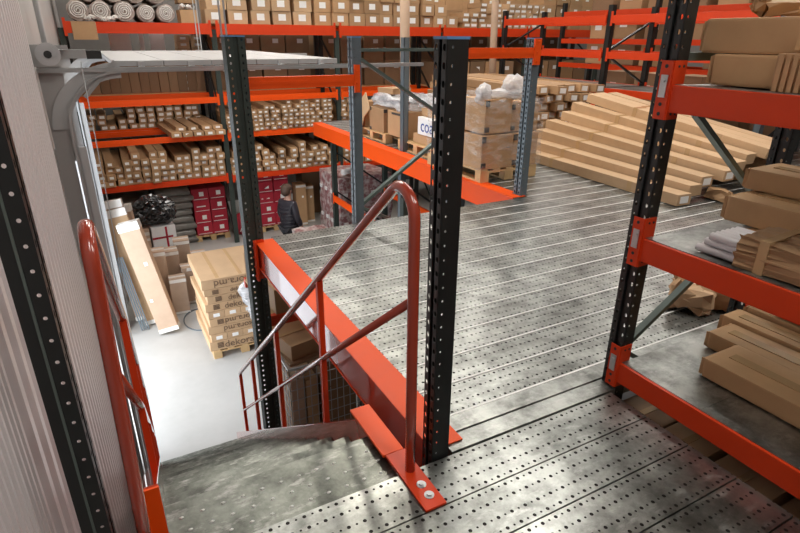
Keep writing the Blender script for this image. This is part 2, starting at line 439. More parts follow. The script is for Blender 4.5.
def handrail(x, xp, xt, plate_x):
    # xp: foot of the bent front post, xt: its top, x: lower end of the descending rail
    r = .019
    yb = 1.385; ye = 4.74
    pts = [(xp+(xt-xp)*z/.98, yb, z) for z in (.008, .3, .7, .98)]
    cy, cz, rad = yb+.085, .985, .085
    for i in range(1, 9):
        a = math.pi-(math.pi/2+math.radians(36))*i/8
        pts.append((xt, cy+rad*math.cos(a), cz+rad*math.sin(a)))
    y1, z1 = pts[-1][1], pts[-1][2]
    ze = z1-(ye-y1)*.805
    def rx(y): return xt+(x-xt)*min(1, (y-y1)/.8)
    pts += [(rx(y1+.4), y1+.4, z1-.4*.805), (x, y1+.85, z1-.85*.805), (x, ye-.03, ze+.03*.8), (x, ye, ze-.02)]
    m = MB(); m.tube(pts, r, 14); hr = m.build('handrail', 'rail', st)
    m = MB(); ms = .705; m.tube([(xp+(xt-xp)*.7, yb+.01, ms), (x, yb+.9, ms-.89*.8), (x, ye, ms-(ye-yb)*.80)], .0155, 12); m.build('middle_rail', 'rail', hr)
    for k, yy in enumerate((2.29, 3.2, 4.1, ye)):
        zt = z1-(yy-y1)*.805
        m = MB(); m.box(x-.014, x+.014, yy-.014, yy+.014, line_z(yy, .28), zt-.005); m.build('baluster', 'redorange', hr)
    m = MB(); m.box(plate_x-.042, plate_x+.042, 1.19, 1.495, .001, .011); pl = m.build('base_plate', 'redorange', hr, bevel=.002)
    for yy in (1.245, 1.30):
        m = MB(); m.cyl((plate_x+.004, yy, .0105), (plate_x+.004, yy, .0135), .018, 20); m.cyl((plate_x+.004, yy, .0130), (plate_x+.004, yy, .02), .010, 6)
        m.build('bolt', 'zinc', hr)
    return hr
handrail(.80, .80, .80, .795)
handrail(-.051, -.096, -.069, -.10)

# ------------------------------------------------------------------ mezzanine columns near the stairs
def column(label, x, y, w, d, face, mat, cap, z1=1.5, z0=GZ, foot=True, **k):
    o = thing('rack_column', label, 'column', (x, y, z0))
    add_post(o, 'upright', x, y, z0+.004, z1, w, d, face, mat, cap, **k)
    if foot:
        m = MB(); m.box(x-.085, x+.085, y-.07, y+.09, z0, z0+.006); m.build('foot_plate', mat, o)
    return o
column('black perforated rack column in the middle, beside the bolted foot of the stair handrail', .905, 1.434, .068, .072, '-X', 'darkpost', 'bluecap', hole=.008, sidehole=.004, open_side=1)
column('green-black ribbed rack column left of the deck, holding the far end of the edge beam', .93, 4.11, .135, .12, '-Y', 'greenpost', 'bluecap', hole=.007)
pz = column('black rack column close to the camera against the ribbed wall at far left', -.172, 1.445, .09, .066, '+X', 'darkpost', None, z1=3.2, hole=.008, pitch=.06, open_side=-1)
m = MB(); m.box(-.212, -.206, 1.396, 1.401, GZ+.01, 3.19); m.build('fold_sheen', 'brace', pz)  # lighter strip along the fold paints its specular line

# upright frames and cross beams at the far edge of the deck
def frame_x(label, x0, x1, y, mat, z0, z1, w=.09, braces=(), horiz=(), cap='bluecap', facing='-X', z00=None):
    o = thing('rack_frame', label, 'rack frame', (x0, y, z0))
    add_post(o, 'upright', x0, y, z0+.003, z1, w, .075, '-X', mat, cap, pitch=.06, hole=.008)
    add_post(o, 'upright', x1, y, z0+.003, z1, w, .075, '-X', mat, cap, pitch=.06, hole=.008)
    for za, zb in braces:
        m = MB(); m.bar((x0+.05, y, za), (x1+.03, y, zb), .025, .045, up=(0,1,0)); m.build('brace', 'brace', o)
    for z in horiz:
        m = MB(); m.bar((x0+.05, y, z), (x1+.03, y, z), .025, .04, up=(0,1,0)); m.build('brace', 'brace', o)
    return o
frame_x('blue-grey rack frame with diagonal braces behind the middle black column', 1.86, 2.86, 4.29, 'greypost', GZ, 1.5, braces=((1.36, .76), (.12, .76), (.12, -.4)), horiz=(1.405,))
o = thing('rack_column', 'grey slotted rack column at the corner of the floor opening, before the wrapped pallet', 'column', (3.70, 4.30, 0.004))
add_post(o, 'upright', 3.70, 4.30, .008, 1.5, .10, .085, '-X', 'greypost', 'bluecap', pitch=.05, hole=.010)
m = MB(); m.box(3.69, 3.80, 4.24, 4.36, .004, .009); m.build('foot_plate', 'greypost', o)
o = thing('rack_beam', 'bright orange rack beam joining the green-black column to the blue-grey frame', 'beam', (1.43, 4.2, 1.09))
beam_x(o, 1.0, 1.86, 4.22, 1.225, .085, conn=False)
m = MB(); m.box(1.85, 1.90, 4.19, 4.2, 1.09, 1.30); 
for z in (1.1, 1.17, 1.25): m.cyl((1.875, 4.19, z), (1.875, 4.183, z), .008, 8)
m.build('connector', 'orange', o)
o = thing('rack_beam', 'bright orange rack beam fixed to the grey column at the floor opening corner', 'beam', (3.3, 4.25, 1.33))
beam_x(o, 2.95, 3.69, 4.25, 1.42, .09, conn=False)
m = MB(); m.box(3.69, 3.77, 4.22, 4.235, 1.27, 1.50)
for z in (1.30, 1.38, 1.47): m.cyl((3.73, 4.22, z), (3.73, 4.213, z), .009, 8)
m.build('connector', 'orange', o)

# ------------------------------------------------------------------ cartons
_cache = {}
def jbox(mb, sx, sy, sz, j, rn, mi=0):
    v = mb.box(-sx/2, sx/2, -sy/2, sy/2, 0, sz, mi)
    for q in v:
        q.co += Vector((rn.uniform(-j, j), rn.uniform(-j, j), rn.uniform(-j, j)*.5 if q.co.z > sz/2 else 0))
    return v
def carton(name, label, cat, loc, size, mat='card', rot=(0,0,0), group=None, labels=(), tapes=(), key=None, jit=.006, bevel=.006, variants=3):
    """mesh thing; labels: (face, u, v, w, h) stickers; tapes: (face, kind) strips"""
    k = (tuple(round(s, 3) for s in size), mat, tuple(labels), tuple(tapes), random.randrange(variants))
    if k not in _cache:
        sx, sy, sz = size; rn = random.Random(hash((k[0], k[4])) & 0xffff)
        b = MB(); jbox(b, sx, sy, sz, jit, rn); me = b.mesh(name, mat, bevel=min(bevel, min(size)*.15))
        kids = []
        e = jit*.4+.0015
        def patch(face, u, v, w, h, m, nm):
            q = MB()
            if face == '-Y': q.box(u*sx-w/2, u*sx+w/2, -sy/2-e, -sy/2+.001, v*sz-h/2, v*sz+h/2)
            if face == '-X': q.box(-sx/2-e, -sx/2+.001, u*sy-w/2, u*sy+w/2, v*sz-h/2, v*sz+h/2)
            if face == '+Z': q.box(u*sx-w/2, u*sx+w/2, v*sy-h/2, v*sy+h/2, sz-.001, sz+e)
            kids.append((nm, q.mesh(nm, m)))
        for l in labels: patch(*l, 'label', 'paper_label')
        for f, m, u, v, w, h in tapes: patch(f, u, v, w, h, m, 'tape_strip')
        _cache[k] = (me, kids)
    me, kids = _cache[k]
    o = bpy.data.objects.new(name, me); COL.objects.link(o); o.location = loc; o.rotation_euler = rot
    tag(o, label, cat, group)
    for nm, km in kids:
        c = bpy.data.objects.new(nm, km); COL.objects.link(c); c.parent = o
    return o
def pallet(label, x0, x1, y0, y1, z, rz=0, group=None, h=.14):
    cx, cy = (x0+x1)/2, (y0+y1)/2; w, d = x1-x0, y1-y0
    o = thing('wooden_pallet', label, 'pallet', (cx, cy, z), group, rz)
    t = .02
    for i in range(5):
        m = MB(); xx = -w/2+.05+(w-.1)*i/4
        m.box(xx-.05, xx+.05, -d/2, d/2, h-t, h); m.build('deck_board', 'wood', o, world=False)
    for j in range(3):
        yy = -d/2+.05+(d-.1)*j/2
        m = MB(); m.box(-w/2, w/2, yy-.05, yy+.05, h-2*t, h-t); m.build('cross_board', 'wood', o, world=False)
        for i in range(3):
            xx = -w/2+.06+(w-.12)*i/2
            m = MB(); m.box(xx-.06, xx+.06, yy-.05, yy+.05, t, h-2*t); m.build('block', 'wood', o, world=False)
    for i in range(3):
        xx = -w/2+.06+(w-.12)*i/2
        m = MB(); m.box(xx-.06, xx+.06, -d/2, d/2, 0, t); m.build('bottom_board', 'wood', o, world=False)
    return o
def crumple(mb, amp, seed, cuts=2):
    bmesh.ops.subdivide_edges(mb.bm, edges=mb.bm.edges[:], cuts=cuts, use_grid_fill=True)
    rn = random.Random(seed)
    for v in mb.bm.verts: v.co += Vector((rn.uniform(-amp, amp), rn.uniform(-amp, amp), rn.uniform(-amp, amp)))
def sheet_wrap(name, parent, x0, x1, y0, y1, z0, z1, mat, seed, amp=.02, cuts=5):
    m = MB(); m.box(x0, x1, y0, y1, z0, z1); crumple(m, amp, seed, cuts)
    for f in m.bm.faces: f.smooth = True
    return m.build(name, mat, parent)

# ------------------------------------------------------------------ near right rack
FX = 1.905; RX = 2.81
rk = thing('pallet_rack', 'nearest rack at right, dark perforated uprights with red-orange beams and steel shelves', 'rack', (FX, .1, -.9))
Z_R0, Z_R1 = -.9, 2.6
def rpost(x, nm='upright'):
    return add_post(rk, nm, x, 1.442, Z_R0, Z_R1, .078, .060, '-X', 'darkpost', None, pitch=.05, hole=.0068, sidehole=.005)
rpost(FX); rpost(RX)
for x in (FX, RX):
    simple_post(rk, x, -1.4, Z_R0, Z_R1, .098, 'darkpost')
for za, zb in ((1.36, .73), (.17, .73), (.17, -.4)):
    m = MB(); m.bar((FX+.05, 1.452, za), (RX+.03, 1.452, zb), .022, .032, up=(0,1,0)); m.build('brace', 'brace', rk)
m = MB(); m.bar((FX+.05, 1.452, 1.44), (RX+.03, 1.452, 1.44), .03, .04, up=(0,1,0)); m.build('brace', 'brace', rk)
SH = (.142, .742, 1.344)
for zt in SH:
    for x, s in ((FX-.012, 1), (RX+.03, 0)):
        m = MB(); m.box(x, x+.05, -1.35, 1.402, zt-.098, zt); bmo = m.build('beam', 'redorange', rk, bevel=.004)
        c = MB(); px = x-.006 if s else x+.05
        if s:
            c.box(px-.004, px, 1.398, 1.448, zt-.125, zt+.085)       # leg on the front face
            c.box(px, px+.068, 1.394, 1.400, zt-.125, zt+.085)       # leg on the side face
        else:
            c.box(x-.03, x+.05, 1.394, 1.400, zt-.125, zt+.085)
        co = c.build('connector', 'redorange', bmo, bevel=0)
        if s:
            for z in (-.105, -.07, .065): 
                h = MB(); h.cyl((px-.0035, 1.424, zt+z), (px-.0055, 1.424, zt+z), .007, 10); h.build('slot', 'black', co)
            for z in (-.105, -.02, .065):
                for xx in (.025, .05): h = MB(); h.cyl((px+xx, 1.3945, zt+z), (px+xx, 1.392, zt+z), .005, 8); h.build('slot', 'black', co)
            g = MB(); g.box(px-.008, px-.004, 1.410, 1.438, zt-.045, zt+.035); g.cyl((px-.008, 1.424, zt+.015), (px-.013, 1.424, zt+.015), .006, 10)
            g.build('safety_lock', 'zinc', bmo)
    n = 7
    for i in range(n):
        a, b = -1.36+2.76*i/n+.001, -1.36+2.76*(i+1)/n-.001
        m = MB(); m.box(FX+.04, RX+.03, a, b, zt-.03, zt-.002); m.box(FX+.001, FX+.04, a, b, zt-.0005, zt+.003) ; m.build('shelf_panel', 'galv', rk)
m = MB(); m.box(FX+.0, RX+.03, -1.4, 1.40, -.33, -.30); m.build('shelf_panel', 'galv', rk)
for x in (FX, RX):
    m = MB(); m.box(x, x+.05, -1.35, 1.402, -.43, -.33); m.build('beam', 'redorange', rk)

TB = (('-Y', 'tape', 0, .5, .05, .0),)
def lying(name, label, x0, x1, yend, z, h, mat='card', length=2.4, group=None, rz=0., tape=True, bulge=.004):
    """carton lying along Y on a shelf of the near rack, its far end at yend"""
    w = x1-x0
    o = carton(name, label, 'carton', ((x0+x1)/2, yend-length/2, z), (w, length, h), mat, (0,0,rz), group, jit=bulge, bevel=.009, variants=50,
               tapes=((('+Z', 'tape', 0, 0, .05, length*.96),) if tape else ()))
    # end flaps: slightly open leaves at the far end
    f = MB()
    f.obox((0, length/2+.005, h*.5), (w*.96, .005, h*.92), (U(-.03,.03), 0, 0)); f.obox((-w*.47, length/2+.008, h*.5), (.004, .016, h*.86), (0,0,.2)); f.obox((w*.46, length/2+.008, h*.5), (.004, .016, h*.86), (0,0,-.2))
    f.build('end_flap', mat, o, world=False)
    return o
z0, z1, z2 = SH[0]+.003, SH[1]+.003, SH[2]+.003
# bottom shelf
lying('long_carton', 'long brown carton nearest the front beam on the bottom shelf of the near rack', 2.13, 2.36, 1.16, z0, .09, 'cardwarmlit')
lying('long_carton', 'long brown carton second from the front on the bottom shelf, reaching further left', 2.37, 2.55, 1.30, z0, .085, 'cardwarmlit')
lying('long_carton', 'flat long carton third from the front on the bottom shelf of the near rack', 2.56, 2.70, 1.36, z0, .10, 'cardwarmlit')
lying('long_carton', 'long carton at the back of the bottom shelf, beside the rear upright', 2.71, 2.85, 1.34, z0, .12, 'cardwarmlit')
lying('long_carton', 'flat carton lying on top of the rear cartons of the bottom shelf', 2.72, 2.86, 1.20, z0+.123, .05, 'cardwarmlit')
# middle shelf
lying('long_carton', 'thin flattened carton under the big brown cartons on the middle shelf', 2.22, 2.62, 1.20, z1, .04, 'cardwarmlit', tape=False)
lying('long_carton', 'large brown carton resting on the flat one, middle shelf of the near rack', 2.30, 2.58, 1.33, z1+.043, .105, 'cardwarmlit')
lying('long_carton', 'brown carton with tape, topmost of the stack on the middle shelf', 2.46, 2.70, 1.36, z1+.152, .09, 'cardwarmlit')
lying('long_carton', 'brown carton at the back of the middle shelf behind the taped stack', 2.64, 2.86, 1.10, z1, .15, 'card')
o = thing('profile_bundle', 'bundle of pale grey plastic profiles poking out of brown wrapping, middle shelf front', 'profiles', (2.06, .0, z1))
for j in range(3):
    for i in range(6):
        m = MB(); x = 1.965+i*.0305+(j % 2)*.012; z = z1+.0155+j*.0285; ye = 1.205-(.022*((i*3+j) % 3))
        m.cyl((x, -1.0, z), (x, ye, z), .0148, 12); m.build('profile', 'pvc', o)
m = MB(); m.box(1.935, 2.165, -1.0, 1.045, z1+.001, z1+.115); crumple(m, .007, 4, 9)
for v in m.bm.verts: v.co.z = max(v.co.z, z1+.001)
m.build('paper_wrapping', 'card', o, bevel=0)
for k in range(6):
    y = .96-k*.22; m = MB(); m.obox((2.05, y, z1+.0605), (.241, .032, .122), (0, 0, .06)); m.build('tape_band', 'tape', o)
# top shelf
lying('long_carton', 'brown carton lying directly on the top shelf of the near rack', 2.02, 2.34, 1.34, z2, .105, 'cardwarmlit', tape=False)
lying('long_carton', 'big brown carton on the top shelf resting across the lower carton', 2.03, 2.37, 1.40, z2+.108, .115, 'cardwarmlit', tape=False)
rc = o = carton('ribbed_carton', 'carton with corrugated ridged end at the front of the top shelf', 'carton', (1.985, .42, z2), (.11, 1.3, .115), 'card', jit=.003, variants=9)
m = MB()
for i in range(34): m.obox((-.058, .63-i*.022, .057), (.012, .013, .111), (0,0,.12))
m.build('ridged_side', 'card', o, world=False)
lying('long_carton', 'small carton on top of the ridged carton at the right picture edge', 1.955, 2.02, 1.02, z2+.119, .095, 'cardwarmlit', tape=False, length=1.4)
lying('long_carton', 'topmost carton of the near rack, cut by the right picture edge', 2.10, 2.40, 1.12, z2+.227, .115, 'cardwarmlit', tape=False)
o = thing('torn_carton', 'pale crumpled piece of torn carton lying on top of the upper shelf cartons', 'carton', (2.28, 1.22, z2+.235))
m = MB(); m.obox((2.30, 1.25, z2+.262), (.11, .16, .05), (.1, -.15, .3)); crumple(m, .012, 5, 2); m.build('torn_board', 'cardlight', o)
m = MB(); m.obox((2.24, 1.34, z2+.265), (.10, .04, .045), (.3, .4, .2)); crumple(m, .012, 8, 2); m.build('open_flap', 'card', o)
# cartons in the gap below the rack; the last is added to darken it
for i, (ya, yb, x0, lb) in enumerate(((.96, 1.16, 1.935, 'small carton on the low shelf, seen through the gap beside the walkway, further one'), (.70, .93, 1.935, 'small carton on the low shelf, seen through the gap beside the walkway, nearer one'), (.2, .67, 1.94, 'darker carton on the low shelf under the near rack beam'), (1.17, 1.39, 1.935, 'dark carton added in the gap by the near upright to hide bright floor'))):
    carton('small_carton', lb, 'carton', (x0+.2, (ya+yb)/2, -.297), (.4, yb-ya, .22), 'cardlight' if i < 2 else 'carddark', jit=.002, tapes=(('+Z', 'tape', 0, 0, .36, .03),))
# crumpled carton on the main deck behind the rack
o = thing('crumpled_carton', 'torn crumpled carton with loose paper on the deck beyond the near rack brace', 'carton', (3.0, 1.76, .006))
m = MB(); m.obox((3.12, 1.72, .075), (.16, .22, .13), (0, .08, .30)); crumple(m, .010, 3, 3); m.build('carton_body', 'card', o)
m = MB(); m.obox((2.96, 1.78, .07), (.18, .22, .12), (0, .1, .5)); crumple(m, .022, 13, 3); m.build('crumpled_paper', 'cardlight', o)
m = MB(); m.obox((2.90, 1.86, .14), (.12, .010, .08), (.5, .2, .8)); m.obox((3.0, 1.9, .15), (.12, .010, .08), (-.6, .1, .2)); crumple(m, .006, 4, 1); m.build('torn_flap', 'card', o)

# ------------------------------------------------------------------ wrapped pallet on the deck
pallet('wooden pallet on the steel deck carrying the film-wrapped cartons', 3.64, 4.44, 4.86, 6.0, .005)
PC = (('+Z', 'tape', 0, 0, .05, .36),)
def logo_tabs(o, sx, sy, sz):
    m = MB()
    m.box(-sx/2-.0005, -sx/2+.06, -sy/2-.009, -sy/2+.001, sz*.05, sz*.2); m.box(-sx/2, -sx/2+.05, -sy/2-.009, -sy/2+.001, sz*.8, sz*.98)
    m.build('dark_print', 'ink', o, world=False)
for lb, x, y, z, s in (('brown carton at lower left front of the wrapped pallet', 3.86, 5.07, .146, (.43, .40, .37)), ('brown carton at lower right front of the wrapped pallet', 4.26, 5.06, .146, (.35, .38, .37)),
                       ('brown carton at upper left front of the wrapped pallet', 3.87, 5.1, .53, (.36, .38, .36)), ('brown carton at upper right front of the wrapped pallet', 4.25, 5.1, .53, (.38, .36, .30)),
                       ('brown carton at lower back of the wrapped pallet', 4.04, 5.6, .146, (.74, .60, .37)), ('brown carton at upper back of the wrapped pallet', 4.04, 5.6, .53, (.7, .55, .30))):
    o = carton('shipping_carton', lb, 'carton', (x, y, z), s, 'card', (0, 0, U(-.04, .04)), tapes=(('+Z', 'tape', 0, 0, .06, s[1]),), variants=60)
    if 'front' in lb: logo_tabs(o, *s)
o = thing('stretch_film', 'clear stretch film wrapped round the pallet of cartons, bunched on top', 'film', (4.04, 5.3, .15))
sheet_wrap('film_skirt', o, 3.60, 4.47, 4.84, 5.95, .15, .88, 'film', 12, .018, 5)
m = MB()
m.blob((4.02, 5.02, .93), (.34, .10, .06), 3, .18, 3); m.blob((4.12, 5.0, 1.0), (.13, .09, .13), 3, .2, 5); m.blob((3.72, 5.0, .93), (.09, .08, .12), 3, .2, 6)
m.build('film_bunch', 'filmdense', o)

# coa group on the far deck
def text_part(name, s, size, mat, parent, loc, rot, extrude=.001):
    cu = bpy.data.curves.new(name, 'FONT'); cu.body = s; cu.size = size; cu.extrude = extrude; cu.align_x = 'CENTER'; cu.align_y = 'CENTER'
    cu.resolution_u = 3
    t = bpy.data.objects.new(name, cu); COL.objects.link(t)
    dg = bpy.context.evaluated_depsgraph_get(); me = bpy.data.meshes.new_from_object(t.evaluated_get(dg))
    bpy.data.objects.remove(t)
    o = bpy.data.objects.new(name, me); COL.objects.link(o); me.materials.clear(); me.materials.append(M[mat])
    o.parent = parent; o.location = loc; o.rotation_euler = rot
    return o
pallet('wooden pallet at the left end of the far deck edge, under bubble-wrapped cartons', 3.80, 4.6, 7.5, 8.5, .005)
pallet('wooden pallet on the far deck edge, under the white printed box', 3.80, 4.6, 6.1, 7.1, .005)
carton('shipping_carton', 'square brown carton with dark corner tapes on the left far pallet', 'carton', (4.08, 7.85, .146), (.52, .5, .35), 'card', tapes=(('-X', 'ink', .42, .93, .07, .05), ('-X', 'ink', .42, .06, .07, .05), ('-Y', 'ink', -.44, .93, .06, .05)), jit=.003)
o = carton('shipping_carton', 'brown carton between the square one and the white printed box', 'carton', (4.10, 7.27, .146), (.5, .5, .36), 'card', tapes=(('-X', 'ink', -.05, .9, .3, .03),), jit=.003)
wb = carton('white_printed_box', 'white box with blue lettering on the far pallet, partly behind the black column', 'box', (4.10, 6.32, .282), (.5, .60, .23), 'whitebox', jit=.002)
text_part('blue_lettering', 'coa', .235, 'blueink', wb, (-.253, .06, .115), (math.pi/2, 0, -math.pi/2))
carton('shipping_carton', 'brown carton under the white printed box', 'carton', (4.12, 6.4, .146), (.52, .7, .13), 'card')
carton('shipping_carton', 'brown carton stacked on the white printed box', 'carton', (4.14, 6.36, .517), (.44, .56, .10), 'card')
o = thing('bubble_wrap_bundle', 'bundle wrapped in clear bubble film on the cartons behind the diagonal brace', 'bundle', (4.1, 7.6, .52))
sheet_wrap('film_bundle', o, 3.86, 4.45, 7.0, 8.05, .525, .70, 'filmdense', 21, .03, 5)
o = thing('bubble_wrap_bundle', 'film-wrapped bundle standing on the brown carton beside the tall tube', 'bundle', (4.15, 6.45, .63))
sheet_wrap('film_bundle', o, 3.95, 4.4, 6.15, 6.75, .632, .80, 'filmdense', 22, .025, 4)
carton('shipping_carton', 'small carton lying on the bubble-wrapped bundle', 'carton', (4.08, 7.75, .715), (.36, .36, .08), 'card', (0, 0, .2))
carton('open_carton', 'opened carton with a leaning flap at the left end of the far pallet', 'carton', (3.98, 8.42, .146), (.3, .26, .4), 'card', tapes=())
o = thing('cardboard_sheet', 'bent strip of cardboard leaning on the opened carton at the deck edge', 'cardboard', (3.78, 8.3, .15))
m = MB(); m.obox((3.78, 8.36, .30), (.012, .26, .36), (.35, .1, 0)); m.obox((3.80, 8.2, .52), (.012, .3, .2), (.9, .1, 0)); m.build('strip', 'cardlight', o)

# tall tubes
for lb, x, y, zt, dx in (('tall cardboard tube standing left, rising behind the middle black column', 4.02, 7.28, 3.2, -.05), ('tall cardboard tube standing further right behind the long carton piles', 7.12, 9.3, 3.4, -.1)):
    o = thing('cardboard_tube', lb, 'tube', (x, y, .005))
    m = MB(); m.tube([(x, y, .006), (x+dx*.5, y, zt/2), (x+dx, y, zt)], .068, 18); m.build('tube_wall', 'cardpink', o)

# ------------------------------------------------------------------ piles of long cartons on the deck
def long_between(label, a, b, w, h, mat='cardlight', group=None, end_label=True, name='long_carton', tape=True):
    """a: near end bottom centre, b: far end bottom centre"""
    a, b = Vector(a), Vector(b); d = b-a; L = d.length
    ry = math.atan2(d.z, Vector((d.x, d.y)).length); rz = math.atan2(-d.x, d.y)
    c = (a+b)/2
    o = carton(name, label, 'carton', c, (w, round(L, 2), h), mat, (ry, 0, rz), group, labels=((('-Y', 0, .5, w*.62, h*.62),) if end_label else ()), tapes=((('-X', 'tape', .18, .5, .06, h*.98), ('-X', 'tape', -.28, .5, .06, h*.98), ('+Z', 'tape', 0, L*.18/L, w*.98, .06)) if tape else ()), jit=.003, variants=4)
    return o
names_pile = ['lowest front carton of the leaning pile, flat on the deck', 'second carton up in the leaning pile on the deck', 'third carton up in the leaning pile beside the rack upright',
              'fourth carton up in the leaning pile', 'fifth carton up in the leaning pile', 'sixth carton up in the leaning pile', 'top row carton of the leaning pile, front one', 'top row carton of the leaning pile, middle one', 'top row carton of the leaning pile, back one']
W_, H_ = .18, .112
for k in range(9):
    q = min(k, 6); e = k-q
    long_between('long brown ' + names_pile[k], (4.89+.215*q+.2*e, 3.24+.04*(k % 3), .006+.057*q), (5.06+.17*q+.19*e, 6.0-.05*q+.05*(k % 2), .006+.115*q), W_, H_, end_label=k in (0, 2, 3))
for k in range(6):
    x = 6.12+.19*(k % 3); z = .232+.113*(k//3)
    long_between('long brown carton underneath the leaning pile, its end near the rack shelf cartons', (x, 4.3, z), (x, 5.6, z), .175, H_, group='cartons beneath the leaning pile', tape=False)
for k in range(10):
    x = 5.30+.19*(k % 6)+.3*(k//6); z = .006+.113*(k//6)
    long_between('long brown carton underneath the leaning pile, its end near the rack shelf cartons', (x+.05, 4.3+.1*(k % 3), z), (x+.07, 5.6, z), .175, H_, group='cartons beneath the leaning pile', tape=False)
for x, z in ((6.52, .006), (6.52, .119), (6.33, .119)):
    long_between('long brown carton underneath the leaning pile, its end near the rack shelf cartons', (x, 4.3, z), (x, 5.6, z), .175, H_, group='cartons beneath the leaning pile', tape=False)
for k in range(3):
    long_between('short brown carton propping up the right end of the leaning pile, %s in its stack' % ('lowest', 'middle', 'topmost')[k], (6.52, 3.34, .006+.113*k), (6.52, 4.0, .006+.113*k), .30, H_, tape=False, end_label=False, name='short_carton')
o = thing('torn_carton', 'torn open end of carton at the foot of the leaning pile', 'carton', (5.40, 3.2, .006))
m = MB(); m.obox((5.40, 3.22, .06), (.16, .2, .10), (.05, .1, .2)); crumple(m, .014, 41, 2); m.build('torn_end', 'card', o)
o = thing('paper_scrap', 'flat brown paper scrap on the deck before the leaning pile', 'paper', (5.5, 3.05, .006))
m = MB(); m.obox((5.52, 3.06, .02), (.34, .16, .006), (.05, .08, .2)); crumple(m, .008, 42, 3); m.build('paper', 'cardlight', o)
# far pile: ends toward the camera at y = 6.35
k = 0
for row in range(7):
    for c in range(8 - (row > 3)):
        x = 5.30+c*.205+row*.04; z = .008+row*.124
        lb = 'long brown carton in the far pile, %s from the left, %s row up' % (ORD[c], ORD[row])
        o = long_between(lb, (x+U(-.012,.012), 6.12+U(0,.35), z), (x+.12, 9.1, z+.002), .175, .115, 'card', group='far pile of long cartons', tape=False)
        o.rotation_euler.y = U(-.10, .10)

# ------------------------------------------------------------------ rack under and along the far deck edge (below deck level)
lr = thing('pallet_rack', 'low rack below the far deck edge, with short orange beams over wrapped pink bundles', 'rack', (3.7, 8.2, GZ))
for y in (6.9, 9.55):
    for x in (3.72, 4.78): simple_post(lr, x, y, GZ, -.24 if x > 4 else -.24, .1, 'greypost' if y < 7 else 'greenpost')
    for za, zb in ((-.45, -1.2), (-1.2, -2.0)):
        m = MB(); m.bar((3.76, y, za), (4.8, y, zb), .03, .04, up=(0,1,0)); m.build('brace', 'darkpost', lr)
for x in (3.7, 4.78): beam_y(lr, x, 6.95, 9.5, -1.28, .11)
fr2 = thing('rack_column', 'grey-green upright on the far deck rising behind the bubble-wrapped bundle', 'column', (3.72, 6.88, .005))
simple_post(fr2, 3.74, 6.88, .006, 1.5, .1, 'greypost')

# ------------------------------------------------------------------ right-hand far racks (x = 7.8)
rr = thing('pallet_rack', 'far right rack row with three levels of red-orange beams, behind the carton piles', 'rack', (7.8, 7.1, 0))
YR = (4.35, 7.15, 9.95)
for y in YR:
    for x in (7.8, 8.85): simple_post(rr, x, y, .006, 2.02 if y > 4.5 else 2.5, .1, 'darkpost' if y > 4.5 else 'greypost')
    for za, zb in ((1.25, .75), (.1, .65), (1.3, 1.8)):
        m = MB(); m.bar((7.84, y, za), (8.88, y, zb), .03, .04, up=(0,1,0)); m.build('brace', 'darkpost', rr)
for zt in (.72, 1.30, 1.86):
    for ya, yb in ((1.5, 4.3), (4.4, 7.1), (7.2, 9.9)):
        for x in (7.78, 8.87):
            beam_y(rr, x, ya, yb, zt, .11 if zt < 1.5 else .12, mat='redorange')
        if zt < 1.0:
            m = MB(); m.box(7.84, 8.86, ya, yb, zt-.02, zt-.004); m.build('shelf_panel', 'galv', rr)
# shelf goods of that rack seen between uprights
for k in range(5):
    carton('shipping_carton', 'brown carton on the lowest shelf of the far right rack, %s from the near end' % ORD[k], 'carton', (9.6, 5.0+k*.8, .006), (.6, .6, .9), 'carddark', group='cartons behind the far right rack', labels=(('-X', 0, .7, .15, .12),))
# second row further right
r2 = thing('pallet_rack', 'rearmost right rack row with thin red beams, seen through the far right rack', 'rack', (10.6, 7.1, 0))
for y in (3.0, 5.75, 8.5, 11.2):
    for x in (10.6, 11.7): simple_post(r2, x, y, GZ, 2.3, .1, 'darkpost')
for zt in (.1, .95, 1.5, 2.1):
    for ya, yb in ((.3, 2.95), (3.05, 5.7), (5.8, 8.45), (8.55, 11.15)):
        for x in (10.58, 11.72): beam_y(r2, x, ya, yb, zt, .11, mat='redorange', conn=False)
for j, z in enumerate((.105, .955, 1.505, 2.105)):
    for k in range(13):
        if (k*7+j*3) % 11 == 0: continue
        carton('shipping_carton', 'brown carton %s from the near end on the %s level of the rearmost right rack' % (ORD[k], ORD[j]), 'carton', (11.15, .8+k*.78+U(-.03,.03), z), (.7, .6, .42+.1*((k+j) % 2)), 'card' if (k+j) % 3 else 'carddark', group='cartons on the rearmost right rack', labels=(('-X', .1, .6, .2, .14),))

# ------------------------------------------------------------------ back rack (front plane y = 12.5)
br = thing('pallet_rack', 'tall back rack across the warehouse with red-orange beams loaded with long cartons', 'rack', (5.2, 12.5, GZ))
BX = [-.28, 2.42, 5.12, 7.9, 10.65, 13.4]
LV = [-1.38, -.45, .31, 1.73]
for x in BX:
    for y in (12.56, 13.6, 13.9, 15.0):
        m = MB(); t = .006; w = .1
        m.box(x-w/2, x+w/2, y-.04, y-.034, GZ, 1.62); m.box(x-w/2, x-w/2+t, y-.034, y+.04, GZ, 1.62); m.box(x+w/2-t, x+w/2, y-.034, y+.04, GZ, 1.62)
        m.build('upright', 'greenpost' if y < 13 else 'darkpost', br)
    for za, zb in ((-2.8, -1.9), (-1.9, -1.0), (-1.0, -.1), (-.1, .8), (.8, 1.5)):
        m = MB(); m.bar((x, 12.6, za), (x, 13.6, zb), .03, .04, up=(1,0,0)); m.build('brace', 'darkpost', br)
for li, z in enumerate(LV):
    for i in range(5):
        for y in (12.5, 13.62, 13.95):
            h = .12 if li < 3 else .2
            beam_x(br, BX[i]+.045, BX[i+1]-.045, y, z, h if y < 13 else .11, .05, 'orange' if li in (1, 2) else 'redorange', conn=(y < 13))
